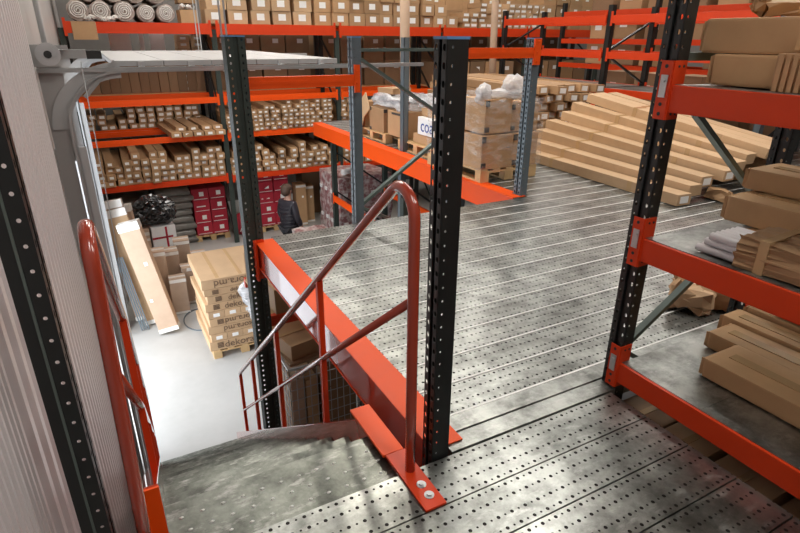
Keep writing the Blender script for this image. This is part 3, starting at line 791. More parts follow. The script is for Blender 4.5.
# a shelf deck for each level except the open left bay of level two
for li, z in enumerate(LV):
    for i in range(5):
        if li == 1 and i == 0: continue
        m = MB(); m.box(BX[i]+.05, BX[i+1]-.05, 13.9 if li == 2 and i < 3 else 12.53, 15.0 if li < 3 else 13.95, z-.02, z-.002); m.build('shelf_panel', 'wood', br)

def ends(bay, li, x0, dx, heights, w, h, where, L=2.1, y=12.46, tilt=.0, gap=.0, zoff=.006, mat='card'):
    for c, n in enumerate(heights):
        xo = U(-.012, .012)
        for r in range(n):
            lb = 'long carton, %s from left, %s row up, %s' % (ORD[min(c, 19)], ORD[r], where)
            o = carton('long_carton', lb, 'carton', (x0+c*dx+xo+U(-.008,.008), y+L/2+U(-.04,.10), LV[li]+zoff+r*(h+.004)), (w, L, h), mat,
                       (0, U(-tilt, tilt), U(-.012,.012)*(1+20*tilt)), 'long cartons, '+where, labels=(('-Y', 0, .5, w*.46, h*.42),), jit=.004, bevel=.004, variants=3)
ends(0, 0, -.11, .169, [4, 4, 3, 4, 5, 4, 5, 5, 3, 4, 4, 5, 4, 5, 5], .165, .125, 'lowest shelf, left bay', tilt=.02)
ends(1, 0, 2.57, .174, [4, 3, 3, 5, 4, 3, 4, 2, 4, 5, 3, 4, 4, 3], .165, .12, 'lowest shelf, second bay', tilt=.10)
ends(1, 1, 2.55, .136, [4, 4, 5, 4, 5, 5, 6, 6, 5, 6, 7, 6, 7, 7, 6, 7, 7, 7], .128, .085, 'second shelf, second bay', tilt=.04)
ends(2, 0, 5.27, .18, [4, 3, 4, 4, 3], .165, .125, 'lowest shelf, third bay', tilt=.03)
ends(2, 1, 5.25, .15, [6, 6, 5], .14, .095, 'second shelf, third bay', tilt=.05)
# left bay second level: flat cartons over the open beams and ends behind
for k, (x, w) in enumerate(((1.34, .2), (1.56, .2), (1.78, .2), (2.01, .22), (2.23, .2))):
    carton('long_carton', 'flat long carton lying over the open orange beams, %s from the left' % ORD[k], 'carton', (x, 13.35, -.449), (w, 2.1, .10), 'card', (0, U(-.05,.05), .06), 'flat cartons over the open beams', labels=(('-Y', 0, .5, .09, .05),), variants=3)
for k, x in enumerate((1.47, 1.72, 2.0, 2.22)):
    carton('long_carton', 'flat long carton in the upper layer over the open orange beams, %s from the left' % ORD[k], 'carton', (x, 13.45, -.345), (.2, 2.0, .08), 'card', (0, U(-.08,.08), .05), 'flat cartons over the open beams', labels=(('-Y', 0, .5, .09, .045),), variants=3)
for c in range(12):
    for r in range((3, 3, 1, 2, 4, 5, 5, 5, 5, 5, 5, 5)[c]):
        carton('long_carton', 'long carton far back on left second shelf, %s from left, %s row up' % (ORD[c], ORD[r]), 'carton', (-.1+c*.2+U(-.02,.02), 14.9, -.449+r*.115), (.17, 1.9, .11), 'card', (0, U(-.12,.12), U(-.03,.03)), 'cartons at the back of the left bay', labels=(('-Y', 0, .5, .10, .06),), variants=3)
# third level: rows of upright dark cartons
for bay in range(1):
    for c in range(13):
        x = BX[bay]+.17+c*.2
        carton('upright_carton', 'narrow dark brown carton standing on the third shelf, %s from left' % ORD[c], 'carton', (x, 14.42, .312), (.19, .9, .62+.05*((c*5+bay) % 3)), 'carddark', (0, 0, 0), 'standing cartons on the third shelf', variants=3, labels=())
for bay in (3, 4):
    for li, zz in ((0, LV[0]), (1, LV[1]), (2, LV[2])):
        for c in range(5):
            carton('large_carton', 'large brown carton, %s from left, %s shelf, %s bay of the back rack' % (ORD[c], ORD[li], ORD[bay]), 'carton', (BX[bay]+.4+c*.5, 13.3, zz+.001), (.46, .9, .6), 'card' if c % 2 else 'carddark', (0, 0, 0), 'large cartons in the right bays', variants=3, labels=(('-Y', 0, .7, .14, .1),))
# white panels and frames just under the top level at left
for k, (x, w, mat) in enumerate(((.75, .42, 'whitebox'), (1.18, .09, 'whitebox'), (1.5, .30, 'whitebox'))):
    o = carton('display_board', ('wide white panel standing under the top left shelf', 'narrow white panel standing under the top left shelf', 'white panel at right of the narrow one under the top left shelf')[k], 'panel', (x, 14.2, .312), (w, .06, 1.33), mat, jit=.001)
for k, x in enumerate((2.02, 2.32)):
    for r in range(9):
        carton('small_carton', 'small labelled carton, %s row up, %s column beside the white panels' % (ORD[r], ORD[k]), 'carton', (x, 14.2, .312+r*.134), (.27, .4, .13), 'cardlight', (0,0,0), 'small cartons beside the white panels', labels=(('-Y', 0, .5, .12, .05),))
# top level ------------------------------------------------------
rolls = [(.05, .17), (.42, .17), (.82, .17), (1.2, .14), (1.55, .16), (.25, .48), (.68, .47), (1.05, .44), (1.42, .47), (.05, .8), (.5, .78), (1.25, .76)]
for k, (x, r0) in enumerate(rolls):
    rr_ = .185 if k not in (3, 4, 11) else .165
    row = 'bottom' if k < 5 else 'second' if k < 9 else 'third'
    c_ = ORD[k if k < 5 else k-5 if k < 9 else k-9]
    zc = LV[3]+.002+rr_ + (0 if k < 5 else .33 if k < 9 else .66)
    o = thing('foam_roll', 'grey foam roll on the top left shelf, %s from left in the %s row' % (c_, row), 'roll', (x, 12.55, zc-rr_), 'foam rolls on the top left shelf')
    m = MB(); m.tube([(x, 12.46+U(0,.06), zc), (x, 13.9, zc)], rr_*.97, 20)
    for v in m.bm.verts: v.co += Vector((U(-.008,.008), U(-.015,.015), U(-.008,.008)))
    m.build('roll_body', 'foam', o)
    m = MB(); pts = [(x+math.cos(a)*rr_*.8*(1-a/26), 12.445, zc+math.sin(a)*rr_*.8*(1-a/26)) for a in [i*.5 for i in range(46)]]
    m.tube(pts, .012, 5); m.build('spiral_edge', 'foamwhite', o)
o = thing('foam_waste', 'heap of white shredded foam in front of the foam rolls at top left', 'foam', (.35, 12.5, LV[3]))
m = MB()
for k in range(16): m.blob((.12+.045*k*.9, 12.46+U(0,.05), LV[3]+.04+U(0,.06)), (.05, .05, .04), 1, .25, k, smooth=False)
m.build('foam_flakes', 'foamwhite', o)
o = carton('cardboard_sheet', 'plain cardboard sheet hanging over the top beam at far left', 'cardboard', (.10, 12.462, 1.42), (.40, .012, .31), 'card', jit=.003, bevel=.001)
for k, (x, w, h, lb) in enumerate(((1.98, .32, .24, 'open carton full of white foam at the right end of the foam rolls'), (1.98, .33, .2, 'second carton of white foam stacked above the first'))):
    o = carton('open_carton', lb, 'carton', (x, 12.75, LV[3]+.001+k*.36), (w, .5, h), 'card', jit=.006)
    m = MB()
    for q in range(10): m.blob((U(-w*.45, w*.45), U(-.24, 0), h+.03+U(0,.05)), (.06, .05, .04), 1, .25, q, smooth=False)
    m.build('foam_filling', 'foamwhite', o, world=False)
def top_cartons(x0, n, dx, w, h, rows, where, lw, lh, mat, jit=.03, y=12.5, d=.6, skip=()):
    for c in range(n):
        for r in range(rows if not isinstance(rows, (list, tuple)) else rows[c]):
            if (c, r) in skip: continue
            carton('labelled_carton', 'labelled carton on the top shelf, %s, %s from left, %s row up' % (where, ORD[c], ORD[r]), 'carton', (x0+c*dx+U(-jit, jit)*.6, y+d/2+U(-.01,.06), LV[3]+.001+r*(h+.004)), (w, d, h), mat,
                   (0, 0, U(-.06,.06)), 'labelled cartons on the top shelf, '+where, labels=(('-Y', U(-.08,.08) if False else 0, .55, lw, lh),), variants=3)
top_cartons(2.52, 5, .455, .40, .26, 3, 'second bay, yellowish', .16, .13, 'cardlight')
top_cartons(4.82, 4, .40, .385, .26, 3, 'second bay right', .15, .12, 'card')
top_cartons(6.38, 6, .37, .34, .25, [3, 3, 3, 3, 2, 1], 'third bay', .15, .12, 'card')
top_cartons(8.62, 4, .26, .20, .115, [3, 3, 5, 1], 'fourth bay left', .15, .06, 'card', .02)
top_cartons(9.62, 8, .205, .185, .115, [5, 4, 5, 5, 5, 5, 5, 5], 'fourth bay small', .14, .055, 'cardlight', .02)
top_cartons(11.35, 5, .46, .43, .3, 3, 'right end', .12, .09, 'card')
top_cartons(8.2, 9, .58, .55, .42, 2, 'rear row', .12, .09, 'card', .01, y=13.3)
for bay in (1, 2, 3, 4):
    for c in range(4):
        for r in range(2):
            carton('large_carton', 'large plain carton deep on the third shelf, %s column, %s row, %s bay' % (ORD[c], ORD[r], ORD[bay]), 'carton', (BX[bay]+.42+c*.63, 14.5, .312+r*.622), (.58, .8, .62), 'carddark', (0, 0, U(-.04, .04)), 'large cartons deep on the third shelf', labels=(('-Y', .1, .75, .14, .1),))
for c in range(12):
    carton('large_carton', 'large carton along the rear wall top, %s from left' % ORD[c], 'carton', (7.9+c*.62, 15.6, GZ+.001), (.6, .6, 5.6), 'carddark') if False else None

# floor goods under the back rack ---------------------------------
def red_stack(x0, y, cols, rows, where, w=.365, d=.55, h=.275):
    pallet('wooden pallet under the crimson cartons, '+where, x0-.03, x0+cols*w+.02, y-.03, y+d*1.4, GZ+.001)
    for c in range(cols):
        for r in range(rows):
            o = carton('crimson_carton', 'crimson carton, %s column, %s row up, %s' % (('left', 'right')[c], ORD[r], where), 'carton', (x0+w/2+c*(w+.012), y+d/2, GZ+.145+r*(h+.004)), (w, d, h), 'redbox', (0,0,U(-.03,.03)), 'crimson cartons '+where,
                       labels=((('-Y', .08, .55, .10, .10),) if (c+r) % 4 != 2 else (('-Y', -.05, .5, .2, .025),)), tapes=(('-Y', 'redboxw', 0, .12, w*.85, .014),), variants=2)
red_stack(1.62, 13.0, 2, 4, 'left of the green-black column', .36)
red_stack(3.14, 13.0, 2, 5, 'behind the person')
o = thing('red_bag', 'crumpled red bag on the floor right of the left crimson stack', 'bag', (2.62, 13.1, GZ))
m = MB(); m.blob((2.65, 13.1, GZ+.26), (.17, .16, .28), 3, .06, 9)
for v in m.bm.verts: v.co.z = max(v.co.z, GZ+.002)
m.build('bag_body', 'redbox', o); m = MB(); m.bar((2.6, 12.93, GZ+.12), (2.74, 12.93, GZ+.4), .02, .012, up=(0,1,0)); m.build('white_stripe', 'label', o)
def bales(x0, w, n, y, where, lb):
    for r in range(n):
        o = thing('grey_bale', '%s, %s from the floor' % (lb, ORD[r]), 'bale', (x0+w/2, y+.5, GZ+.002+r*.165), 'grey bales '+where)
        m = MB(); m.box(x0+U(-.03,.03), x0+w+U(-.04,.04), y, y+1.1, GZ+.003+r*.165, GZ+.165+r*.165)
        bmesh.ops.subdivide_edges(m.bm, edges=m.bm.edges[:], cuts=3, use_grid_fill=True)
        for v in m.bm.verts:
            v.co += Vector((U(-.015,.015), U(-.02,.02), U(-.006,.006)))
            t = (v.co.z-GZ-.085-r*.165)/.0825
            v.co.y += .05*t*t if v.co.y < y+.2 else 0
            v.co.x += (-.05*t*t if v.co.x > x0+w-.15 else .05*t*t if v.co.x < x0+.15 else 0)
        for f in m.bm.faces: f.smooth = True
        m.build('bale_body', 'greybale', o)
bales(.82, .78, 8, 12.95, 'right stack', 'grey film-wrapped bale in the stack left of the crimson cartons')
bales(-.1, .85, 7, 13.1, 'left stack', 'grey film-wrapped bale in the dark stack behind the black bag')
for k, (x, w, h) in enumerate(((4.22, .26, 1.08), (4.50, .20, .98))):
    carton('tall_carton', ('tall brown carton standing on the floor right behind the person', 'second tall brown carton standing further right behind the person')[k], 'carton', (x, 13.2+.15*k, GZ+.001), (w, .3, h), 'card', tapes=(('-Y', 'whitetape', 0, .95, w, .06), ('-Y', 'whitetape', 0, .04, w, .05)), labels=(('-Y', .15, .7, .05, .05),))
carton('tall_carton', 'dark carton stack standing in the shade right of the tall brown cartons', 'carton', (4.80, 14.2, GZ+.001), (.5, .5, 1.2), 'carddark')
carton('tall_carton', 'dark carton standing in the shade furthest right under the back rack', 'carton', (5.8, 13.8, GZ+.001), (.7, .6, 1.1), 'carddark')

# white wrapped box with red tape and black bag on it
wx = carton('wrapped_box', 'white film-wrapped box with red tape under the black bag', 'box', (.76, 11.5, GZ+.001), (.46, .45, 1.02), 'whitebox', (0, 0, .1), tapes=(('-Y', 'redbox', .1, .5, .04, 1.0), ('-Y', 'redbox', 0, .78, .45, .04), ('-Y', 'redbox', 0, .35, .45, .04)))
o = thing('black_bag', 'crumpled black plastic bag heaped on the white box and cartons', 'bag', (.68, 11.45, GZ+1.03))
m = MB(); m.blob((.68, 11.5, GZ+1.33), (.40, .30, .28), 4, .10, 31, smooth=False); m.blob((.45, 11.42, GZ+1.22), (.2, .2, .18), 3, .14, 32, smooth=False); m.blob((.9, 11.42, GZ+1.24), (.18, .2, .2), 3, .14, 33, smooth=False)
for v in m.bm.verts: v.co.z = max(v.co.z, GZ+1.035)
m.build('bag_body', 'blackbag', o)
for k, (cx, r) in enumerate(((.62, .11), (.78, .08))):
    m = MB(); m.tube([(cx+r*math.cos(a), 11.25, GZ+1.5+r*.7*math.sin(a)) for a in [i*math.pi/6 for i in range(12)]], .02, 6, closed=True); m.build('bag_loop', 'blackbag', o)
carton('tall_carton', 'brown carton standing under the left side of the black bag', 'carton', (.30, 11.45, GZ+.001), (.40, .4, 1.02), 'cardpink', tapes=(('-Y', 'whitetape', 0, .9, .4, .07), ('-Y', 'whitetape', 0, .78, .4, .05)), rot=(0,0,.1))

# leaning long cartons by the gate
def leaner(label, foot, top, w, t, mat='cardpink', labels=True, name='leaning_carton'):
    f, tp = Vector(foot), Vector(top); d = tp-f; L = d.length
    z = d.normalized(); x = Vector((0, 1, 0)).cross(z).normalized(); y = z.cross(x)
    ang = math.radians(-12)
    o = thing(name, label, 'carton', foot)
    R3 = Matrix((x, y, z)).transposed() @ Matrix.Rotation(ang, 3, 'Z')
    o.rotation_euler = R3.to_euler()
    m = MB(); m.box(-w/2, w/2, -t/2, t/2, 0, L); m.build('carton_body', mat, o, world=False, bevel=.008)
    m = MB(); m.box(-w/2-.004, w/2+.004, -t/2-.004, t/2+.004, L-.12, L+.004); m.build('tape_strip', 'whitetape', o, world=False)
    m = MB(); m.box(-w/2-.004, w/2+.004, -t/2-.004, t/2+.004, -.0, .07); m.build('tape_strip', 'whitetape', o, world=False)
    if labels:
        m = MB(); m.box(.02, .07, -t/2-.005, -t/2, L*.62, L*.62+.06); m.build('paper_label', 'label', o, world=False)
        m = MB(); m.box(-.1, -.06, -t/2-.005, -t/2, L*.3, L*.3+.05); m.build('paper_label', 'label', o, world=False)
    return o
leaner('long pale carton leaning at an angle in front of the others near the gate', (.46, 8.75, GZ+.05), (.14, 8.98, -1.13), .30, .20)
leaner('tall pale carton leaning left behind the front leaning carton', (.18, 9.35, GZ+.05), (-.06, 9.62, -.93), .36, .10)
leaner('light carton panel leaning between the two larger cartons by the gate', (.30, 9.15, GZ+.03), (-.02, 9.5, -1.05), .34, .05, 'cardlight', False)
o = thing('metal_profiles', 'thin grey metal profiles leaning between the pale cartons', 'profiles', (.02, 9.0, GZ))
for k in range(4):
    m = MB(); m.bar((.05+k*.035, 9.0, GZ+.01), (-.12+k*.03, 9.2, -1.75), .02, .03, up=(0,1,0)); m.build('profile', 'greypost', o)
leaner('wide carton standing behind the leaning cartons, under the lowest shelf', (.18, 10.4, GZ+.02), (.06, 10.6, -1.28), .40, .18)
# small cartons on the floor
for k, (x, y, w, d, h, lb) in enumerate(((.74, 9.45, .27, .25, .66, 'small pale carton standing in front, right of the leaning cartons'), (.98, 9.8, .26, .26, .70, 'small pale carton standing beside the front small one, partly behind the lettered stack'),
        (.72, 10.1, .30, .28, .95, 'mid-height pale carton behind the small standing ones'), (1.0, 10.6, .28, .28, .95, 'pale carton with white tape at the back of the small standing group'),
        (.52, 9.75, .22, .24, 1.1, 'narrow pale carton behind the front leaning carton'), (1.25, 10.35, .26, .26, .72, 'pale carton at the right of the small standing group'))):
    carton('small_carton', lb, 'carton', (x, y, GZ+.001), (w, d, h), 'cardpink', (0, 0, U(-.1,.1)), tapes=(('-Y', 'whitetape', 0, .95, w, .06), ('-Y', 'whitetape', 0, .04, w, .04), ('+Z', 'whitetape', 0, 0, w, .06)))
o = thing('hose_loop', 'loop of thin grey hose lying on the floor by the lettered stack', 'hose', (.9, 9.0, GZ))
m = MB(); m.tube([(.98+.28*math.cos(a), 8.95+.42*math.sin(a), GZ+.012) for a in [math.radians(40+i*12) for i in range(22)]], .010, 8); m.build('hose', 'greypost', o)

# ------------------------------------------------------------------ lettered pallet stack
pallet('wooden pallet under the lettered carton stack near the stairs', .93, 1.87, 7.55, 8.75, GZ+.001)
zc = GZ+.145
layers = [('text', 'up'), ('lab', None), ('text', 'down'), ('text', 'down2'), ('lab', None), ('text', 'up2'), ('text', 'up'), ('textsmall', 'up'), ('text', 'down')]
heights = [.155, .12, .13, .13, .12, .13, .12, .11, .155]
hh = [h*1.155/sum(heights) for h in heights]
for k, ((kind, how), h) in enumerate(zip(layers, hh)):
    dx = U(-.03, .03); x0, x1 = .91+dx, 1.85+dx
    if kind == 'lab':
        for c in range(4):
            w = (x1-x0)/4
            carton('small_carton', 'light carton with paper label, %s from left, %s labelled row up in the lettered stack' % (ORD[c], ORD[0 if k < 3 else 1]), 'carton', (x0+w*(c+.5), 8.15, zc), (w-.006, 1.2, h-.004), 'cardlight', (0,0,0), 'labelled cartons in the lettered stack', labels=(('-Y', 0, .45, .09, .055),), tapes=(), jit=.002)
    else:
        o = carton('lettered_carton', 'light carton with black lettering across its front, %s layer of the stack by the stairs' % (('bottom', '', 'third', 'fourth', '', 'sixth', 'seventh', 'eighth', 'top')[k]), 'carton', ((x0+x1)/2, 8.15, zc), (x1-x0, 1.2, h-.004), 'cardlight', (0,0,U(-.015,.015)), tapes=(('+Z', 'tape', -.25, 0, .05, 1.15), ('+Z', 'tape', .1, 0, .05, 1.15)) if k == len(layers)-1 else (), jit=.002, variants=90)
        flip = how.startswith('down')
        text_part('lettering', 'dekora.md', h*1.02 if kind == 'text' else h*.8, 'brownink', o, (.03 if flip else .08, -.606, h*.47), (math.pi/2, math.pi if flip else 0, 0))
        if not flip or how == 'down2':
            m = MB()
            for q in range(4): m.box(-.36+(0 if not flip else 0), -.27, -.608, -.6, h*(.22+.16*q), h*(.32+.16*q))
            m.build('printed_mark', 'brownink', o, world=False)
    zc += h
o = thing('stretch_film', 'torn white stretch film hanging from the right side of the lettered stack', 'film', (1.72, 7.5, -2.9))
m = MB()
for k in range(9): m.blob((1.50+.033*k+U(-.04,.04), 7.46+U(-.04,.03), -1.95-.085*k+U(-.05,.05)), (.12, .05, .14), 2, .3, 50+k)
m.build('film_rag', 'filmdense', o)

# ------------------------------------------------------------------ rack with cartons beneath the deck
ur = thing('pallet_rack', 'rack under the main deck with a dark red beam behind the stair rail', 'rack', (1.5, 4.3, GZ))
for x, y in ((3.0, 4.5), (3.0, 5.5)): simple_post(ur, x, y, GZ, -.25, .09, 'greenpost')
beam_x(ur, 1.05, 3.0, 4.375, -.80, .10, .05, 'redorange', conn=False); beam_x(ur, 1.05, 3.0, 5.3, -.80, .10, .05, 'redorange', conn=False)
m = MB(); m.box(1.05, 3.0, 4.40, 5.28, -.82, -.805); m.build('shelf_panel', 'wood', ur)
carton('shipping_carton', 'brown carton on the dark red beam under the deck edge', 'carton', (1.36, 4.58, -.797), (.55, .4, .24), 'card', (0, 0, .08), tapes=(('+Z', 'tape', 0, 0, .5, .05),), variants=40)
carton('open_carton', 'opened carton with curled flaps at the back of the dark red beam', 'carton', (1.30, 5.1, -.797), (.4, .34, .34), 'cardlight', (0, 0, .5))
o = thing('stretch_film', 'white film crumpled beside the green-black column above the dark red beam', 'film', (1.12, 4.7, -.79))
m = MB(); m.blob((1.12, 4.75, -.62), (.09, .12, .17), 3, .25, 77); m.build('film_rag', 'filmdense', o)
cg = thing('mesh_cage', 'wire mesh pallet cage holding cartons below the deck edge beam', 'cage', (1.75, 4.0, GZ))
cx0, cx1, cy0, cy1, cz0, cz1 = 1.10, 1.80, 4.07, 5.0, GZ+.12, -1.215
for nm, ax in (('front_mesh', 'y'), ('back_mesh', 'Y'), ('left_mesh', 'x'), ('right_mesh', 'X')):
    m = MB()
    if ax in 'yY':
        yy = cy0 if ax == 'y' else cy1
        for i in range(12): x = cx0+(cx1-cx0)*i/11; m.bar((x, yy, cz0), (x, yy, cz1), .006, .006, up=(0,1,0))
        for i in range(16): z = cz0+(cz1-cz0)*i/15; m.bar((cx0, yy, z), (cx1, yy, z), .006, .006)
        m.bar((cx0, yy, cz1), (cx1, yy, cz1), .02, .02)
    else:
        xx = cx0 if ax == 'x' else cx1
        for i in range(12): y = cy0+(cy1-cy0)*i/11; m.bar((xx, y, cz0), (xx, y, cz1), .006, .006, up=(1,0,0))
        for i in range(16): z = cz0+(cz1-cz0)*i/15; m.bar((xx, cy0, z), (xx, cy1, z), .006, .006)
        m.bar((xx, cy0, cz1), (xx, cy1, cz1), .02, .02)
    m.build(nm, 'wire', cg)
m = MB(); m.box(cx0, cx1, cy0, cy1, GZ+.08, GZ+.12)
for x in (cx0, cx1-.08):
    for y in (cy0, cy1-.08): m.box(x, x+.08, y, y+.08, GZ, GZ+.08)
m.build('cage_base', 'wire', cg)
for k, (x, y, w, d, h, mat) in enumerate(((1.19, 4.5, .12, .7, 1.5, 'cardpink'), (1.33, 4.5, .11, .7, 1.45, 'cardlight'), (1.59, 4.53, .36, .8, 1.55, 'carddark'))):
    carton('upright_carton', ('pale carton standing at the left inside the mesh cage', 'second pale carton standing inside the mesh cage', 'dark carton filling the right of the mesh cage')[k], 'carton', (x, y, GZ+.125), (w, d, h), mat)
carton('shipping_carton', 'big brown carton lying on top of the mesh cage', 'carton', (1.42, 4.44, -1.185), (.62, .46, .15), 'card', (0, 0, .2), tapes=(('+Z', 'tape', 0, 0, .7, .05),), variants=40)
carton('shipping_carton', 'flattened carton under the big one on the mesh cage contents', 'carton', (1.5, 4.4, -1.212), (.8, .5, .022), 'carddark', (0, 0, .1), variants=40)

# ------------------------------------------------------------------ pink wrapped bundles beyond the deck
def pink(label, x0, x1, y0, y1, z1):
    pallet('wooden pallet under the '+' '.join(label.split()[:5]), x0, x1, y0, y1, GZ+.001)
    o = thing('wrapped_pallet_load', label, 'pallet load', ((x0+x1)/2, (y0+y1)/2, GZ+.145))
    m = MB(); m.box(x0, x1, y0, y1, GZ+.145, z1)
    bmesh.ops.subdivide_edges(m.bm, edges=m.bm.edges[:], cuts=7, use_grid_fill=True)
    for v in m.bm.verts: v.co += Vector((U(-.02,.02), U(-.02,.02), U(-.012,.012) if v.co.z > GZ+.2 else 0))
    m.build('film_wrapped_goods', 'pinkwrap', o)
    for i in range(4):
        for j in range(3):
            m = MB(); m.obox((x0-.012, y0+.12+(y1-y0-.24)*i/3, GZ+.4+(z1-GZ-.5)*j/2.4), (.03, .09, .07)); m.build('paper_label', 'label', o)
            m = MB(); m.obox((x0+.12+(x1-x0-.24)*i/3, y0-.012, GZ+.4+(z1-GZ-.5)*j/2.4), (.09, .03, .07)); m.build('paper_label', 'label', o)
pink('tall load in pink film standing behind the low rack upright', 3.95, 5.1, 9.8, 10.9, -1.05)
pink('lower load in pink film just beyond the far edge of the main deck', 2.93, 3.55, 8.9, 9.75, -1.90)
o = thing('film_roll', 'white roll of film lying on the tall pink load', 'roll', (4.2, 10.1, -1.03))
m = MB(); m.tube([(4.1, 9.95, -.97), (4.7, 10.3, -.97)], .06, 14); m.build('roll_body', 'foamwhite', o)
o = thing('plastic_can', 'yellow-green plastic piece on the floor behind the middle black column', 'container', (4.05, 7.2, -1.27))
m = MB(); m.box(4.0, 4.14, 7.1, 7.3, -1.27, -1.05); m.cyl((4.07, 7.2, -1.05), (4.07, 7.2, -1.01), .03); m.build('body', 'hivis', o, bevel=.01)

# ------------------------------------------------------------------ sectional gate, open
dr = thing('sectional_door', 'open white sectional gate lying on its overhead tracks at the left wall', 'door', (1.3, 7.0, .9))
for nm, yy in (('near', 5.42), ('far', 9.15)):
    pts = [(-.2, yy, GZ), (-.2, yy, -.6), (-.2, yy, .75)]
    for i in range(1, 9):
        a = math.pi-(math.pi/2)*i/8
        pts.append((.25+.45*math.cos(a), yy, .77+.45*math.sin(a)))
    pts += [(1.4, yy, 1.222), (2.9, yy, 1.225)]
    m = MB()
    for a, b in zip(pts, pts[1:]): m.bar(a, b, .055, .022, up=(1,0,.01)) if False else m.bar(a, b, .06, .02, up=(0,0,1) if abs(b[2]-a[2]) < .2 else (1,0,0))
    m.build('track', 'doorgrey', dr)
    m = MB(); m.box(WX+.002, -.225, yy+.03, yy+.036, GZ, 1.27); m.box(-.21, -.175, yy+.03, yy+.036, GZ, 1.27); m.box(-.23, -.20, yy+.031, yy+.035, .5, 1.27); m.build('jamb_frame', 'wallgrey', dr)
    m = MB(); m.box(-.172, -.118, yy-.02, yy+.01, GZ, .62); m.build('track_cover', 'doorwhite', dr)
    m = MB()
    R1, R2 = .44, .58
    ring = [[], [], [], []]
    for i in range(17):
        a = math.pi-(math.pi/2)*i/16
        for q, (rr_, y_) in enumerate(((R1, yy+.008), (R2, yy+.008), (R2, yy+.024), (R1, yy+.024))):
            ring[q].append(m.bm.verts.new((.25+rr_*math.cos(a), y_, .77+rr_*math.sin(a)*.9)))
    for i in range(16):
        for q in range(4): m.bm.faces.new((ring[q][i], ring[q][i+1], ring[(q+1) % 4][i+1], ring[(q+1) % 4][i]))
    for i in (0, 16): m.bm.faces.new([ring[q][i] for q in range(4)])
    m.build('curved_plate', 'doorwhite', dr)
    # second upper rail
    m = MB(); m.bar((WX, yy, 1.235), (3.2, yy, 1.235), .035, .035); m.build('rail', 'doorgrey', dr)
    m = MB(); m.bar((-.05, yy+.02, 1.02), (.22, yy+.02, 1.30), .03, .05, up=(0,1,0)); m.build('diagonal_strut', 'doorgrey', dr)
for k in range(5):
    x0 = .2+k*.41
    m = MB(); m.box(x0, x0+.403, 5.5, 9.05, 1.255, 1.30); m.build('door_section', 'doorwhite', dr, bevel=.004)
    m = MB(); m.box(x0+.2, x0+.25, 5.46, 5.5, 1.225, 1.29); m.cyl((x0+.22, 5.42, 1.24), (x0+.22, 5.5, 1.24), .02, 10); m.build('roller', 'doorwhite', dr)
m = MB(); m.cyl((-.2, 5.2, 1.36), (-.2, 9.3, 1.36), .014, 10); m.build('shaft', 'zinc', dr)
m = MB(); m.cyl((-.24, 5.24, 1.36), (-.24, 5.265, 1.36), .085, 22); m.cyl((-.24, 5.232, 1.36), (-.24, 5.24, 1.36), .06, 18)
m.build('cable_drum', 'zinc', dr)
m = MB(); m.cyl((-.24, 5.215, 1.36), (-.24, 5.232, 1.36), .028, 14); m.build('drum_hub', 'black', dr)
m = MB(); m.box(WX, -.19, 5.27, 5.29, 1.27, 1.43); m.build('bearing_plate', 'doorgrey', dr)
m = MB(); m.box(-.17, .02, 5.38, 5.5, 1.325, 1.39); m.box(-.21, -.10, 5.3, 5.36, 1.395, 1.425); m.build('motor', 'doorgrey', dr)
m = MB(); m.box(.02, .13, 5.39, 5.49, 1.32, 1.385); m.build('motor_cap', 'black', dr)
m = MB(); m.cyl((-.03, 5.36, 1.3), (-.05, 5.40, -.9), .004, 6); m.build('cable', 'doorwhite', dr)
for (x, y, z) in ((1.11, 5.40, 1.22), (1.52, 9.13, 1.25)):
    m = MB(); m.bar((x, y, z-.05), (x, y, 6.5), .016, .004, up=(0,1,0)); m.bar((x+.045, y+.01, z-.01), (x+.045, y+.01, 6.5), .016, .004, up=(0,1,0)); m.build('hanger', 'zinc', dr)
# wall bits around the gate
o = thing('cable_conduit', 'white pipe bent along the top of the left wall above the gate drive', 'conduit', (-.3, 5.3, 1.6))
m = MB(); m.tube([(-.33, 4.7, 2.25), (-.31, 5.3, 2.15), (-.29, 5.75, 2.1), (-.28, 5.95, 2.0), (-.28, 6.0, 1.75), (-.28, 6.0, 1.3)], .022, 10); m.build('pipe', 'doorwhite', o)
o = thing('wall_bracket', 'small white latch strip on the grey wall left of the gate track', 'bracket', (-.34, 5.45, -.1))
m = MB(); m.box(-.36, -.345, 5.55, 5.58, -.5, .38); m.box(-.36, -.335, 5.53, 5.60, .40, .60); m.build('strip', 'doorwhite', o)

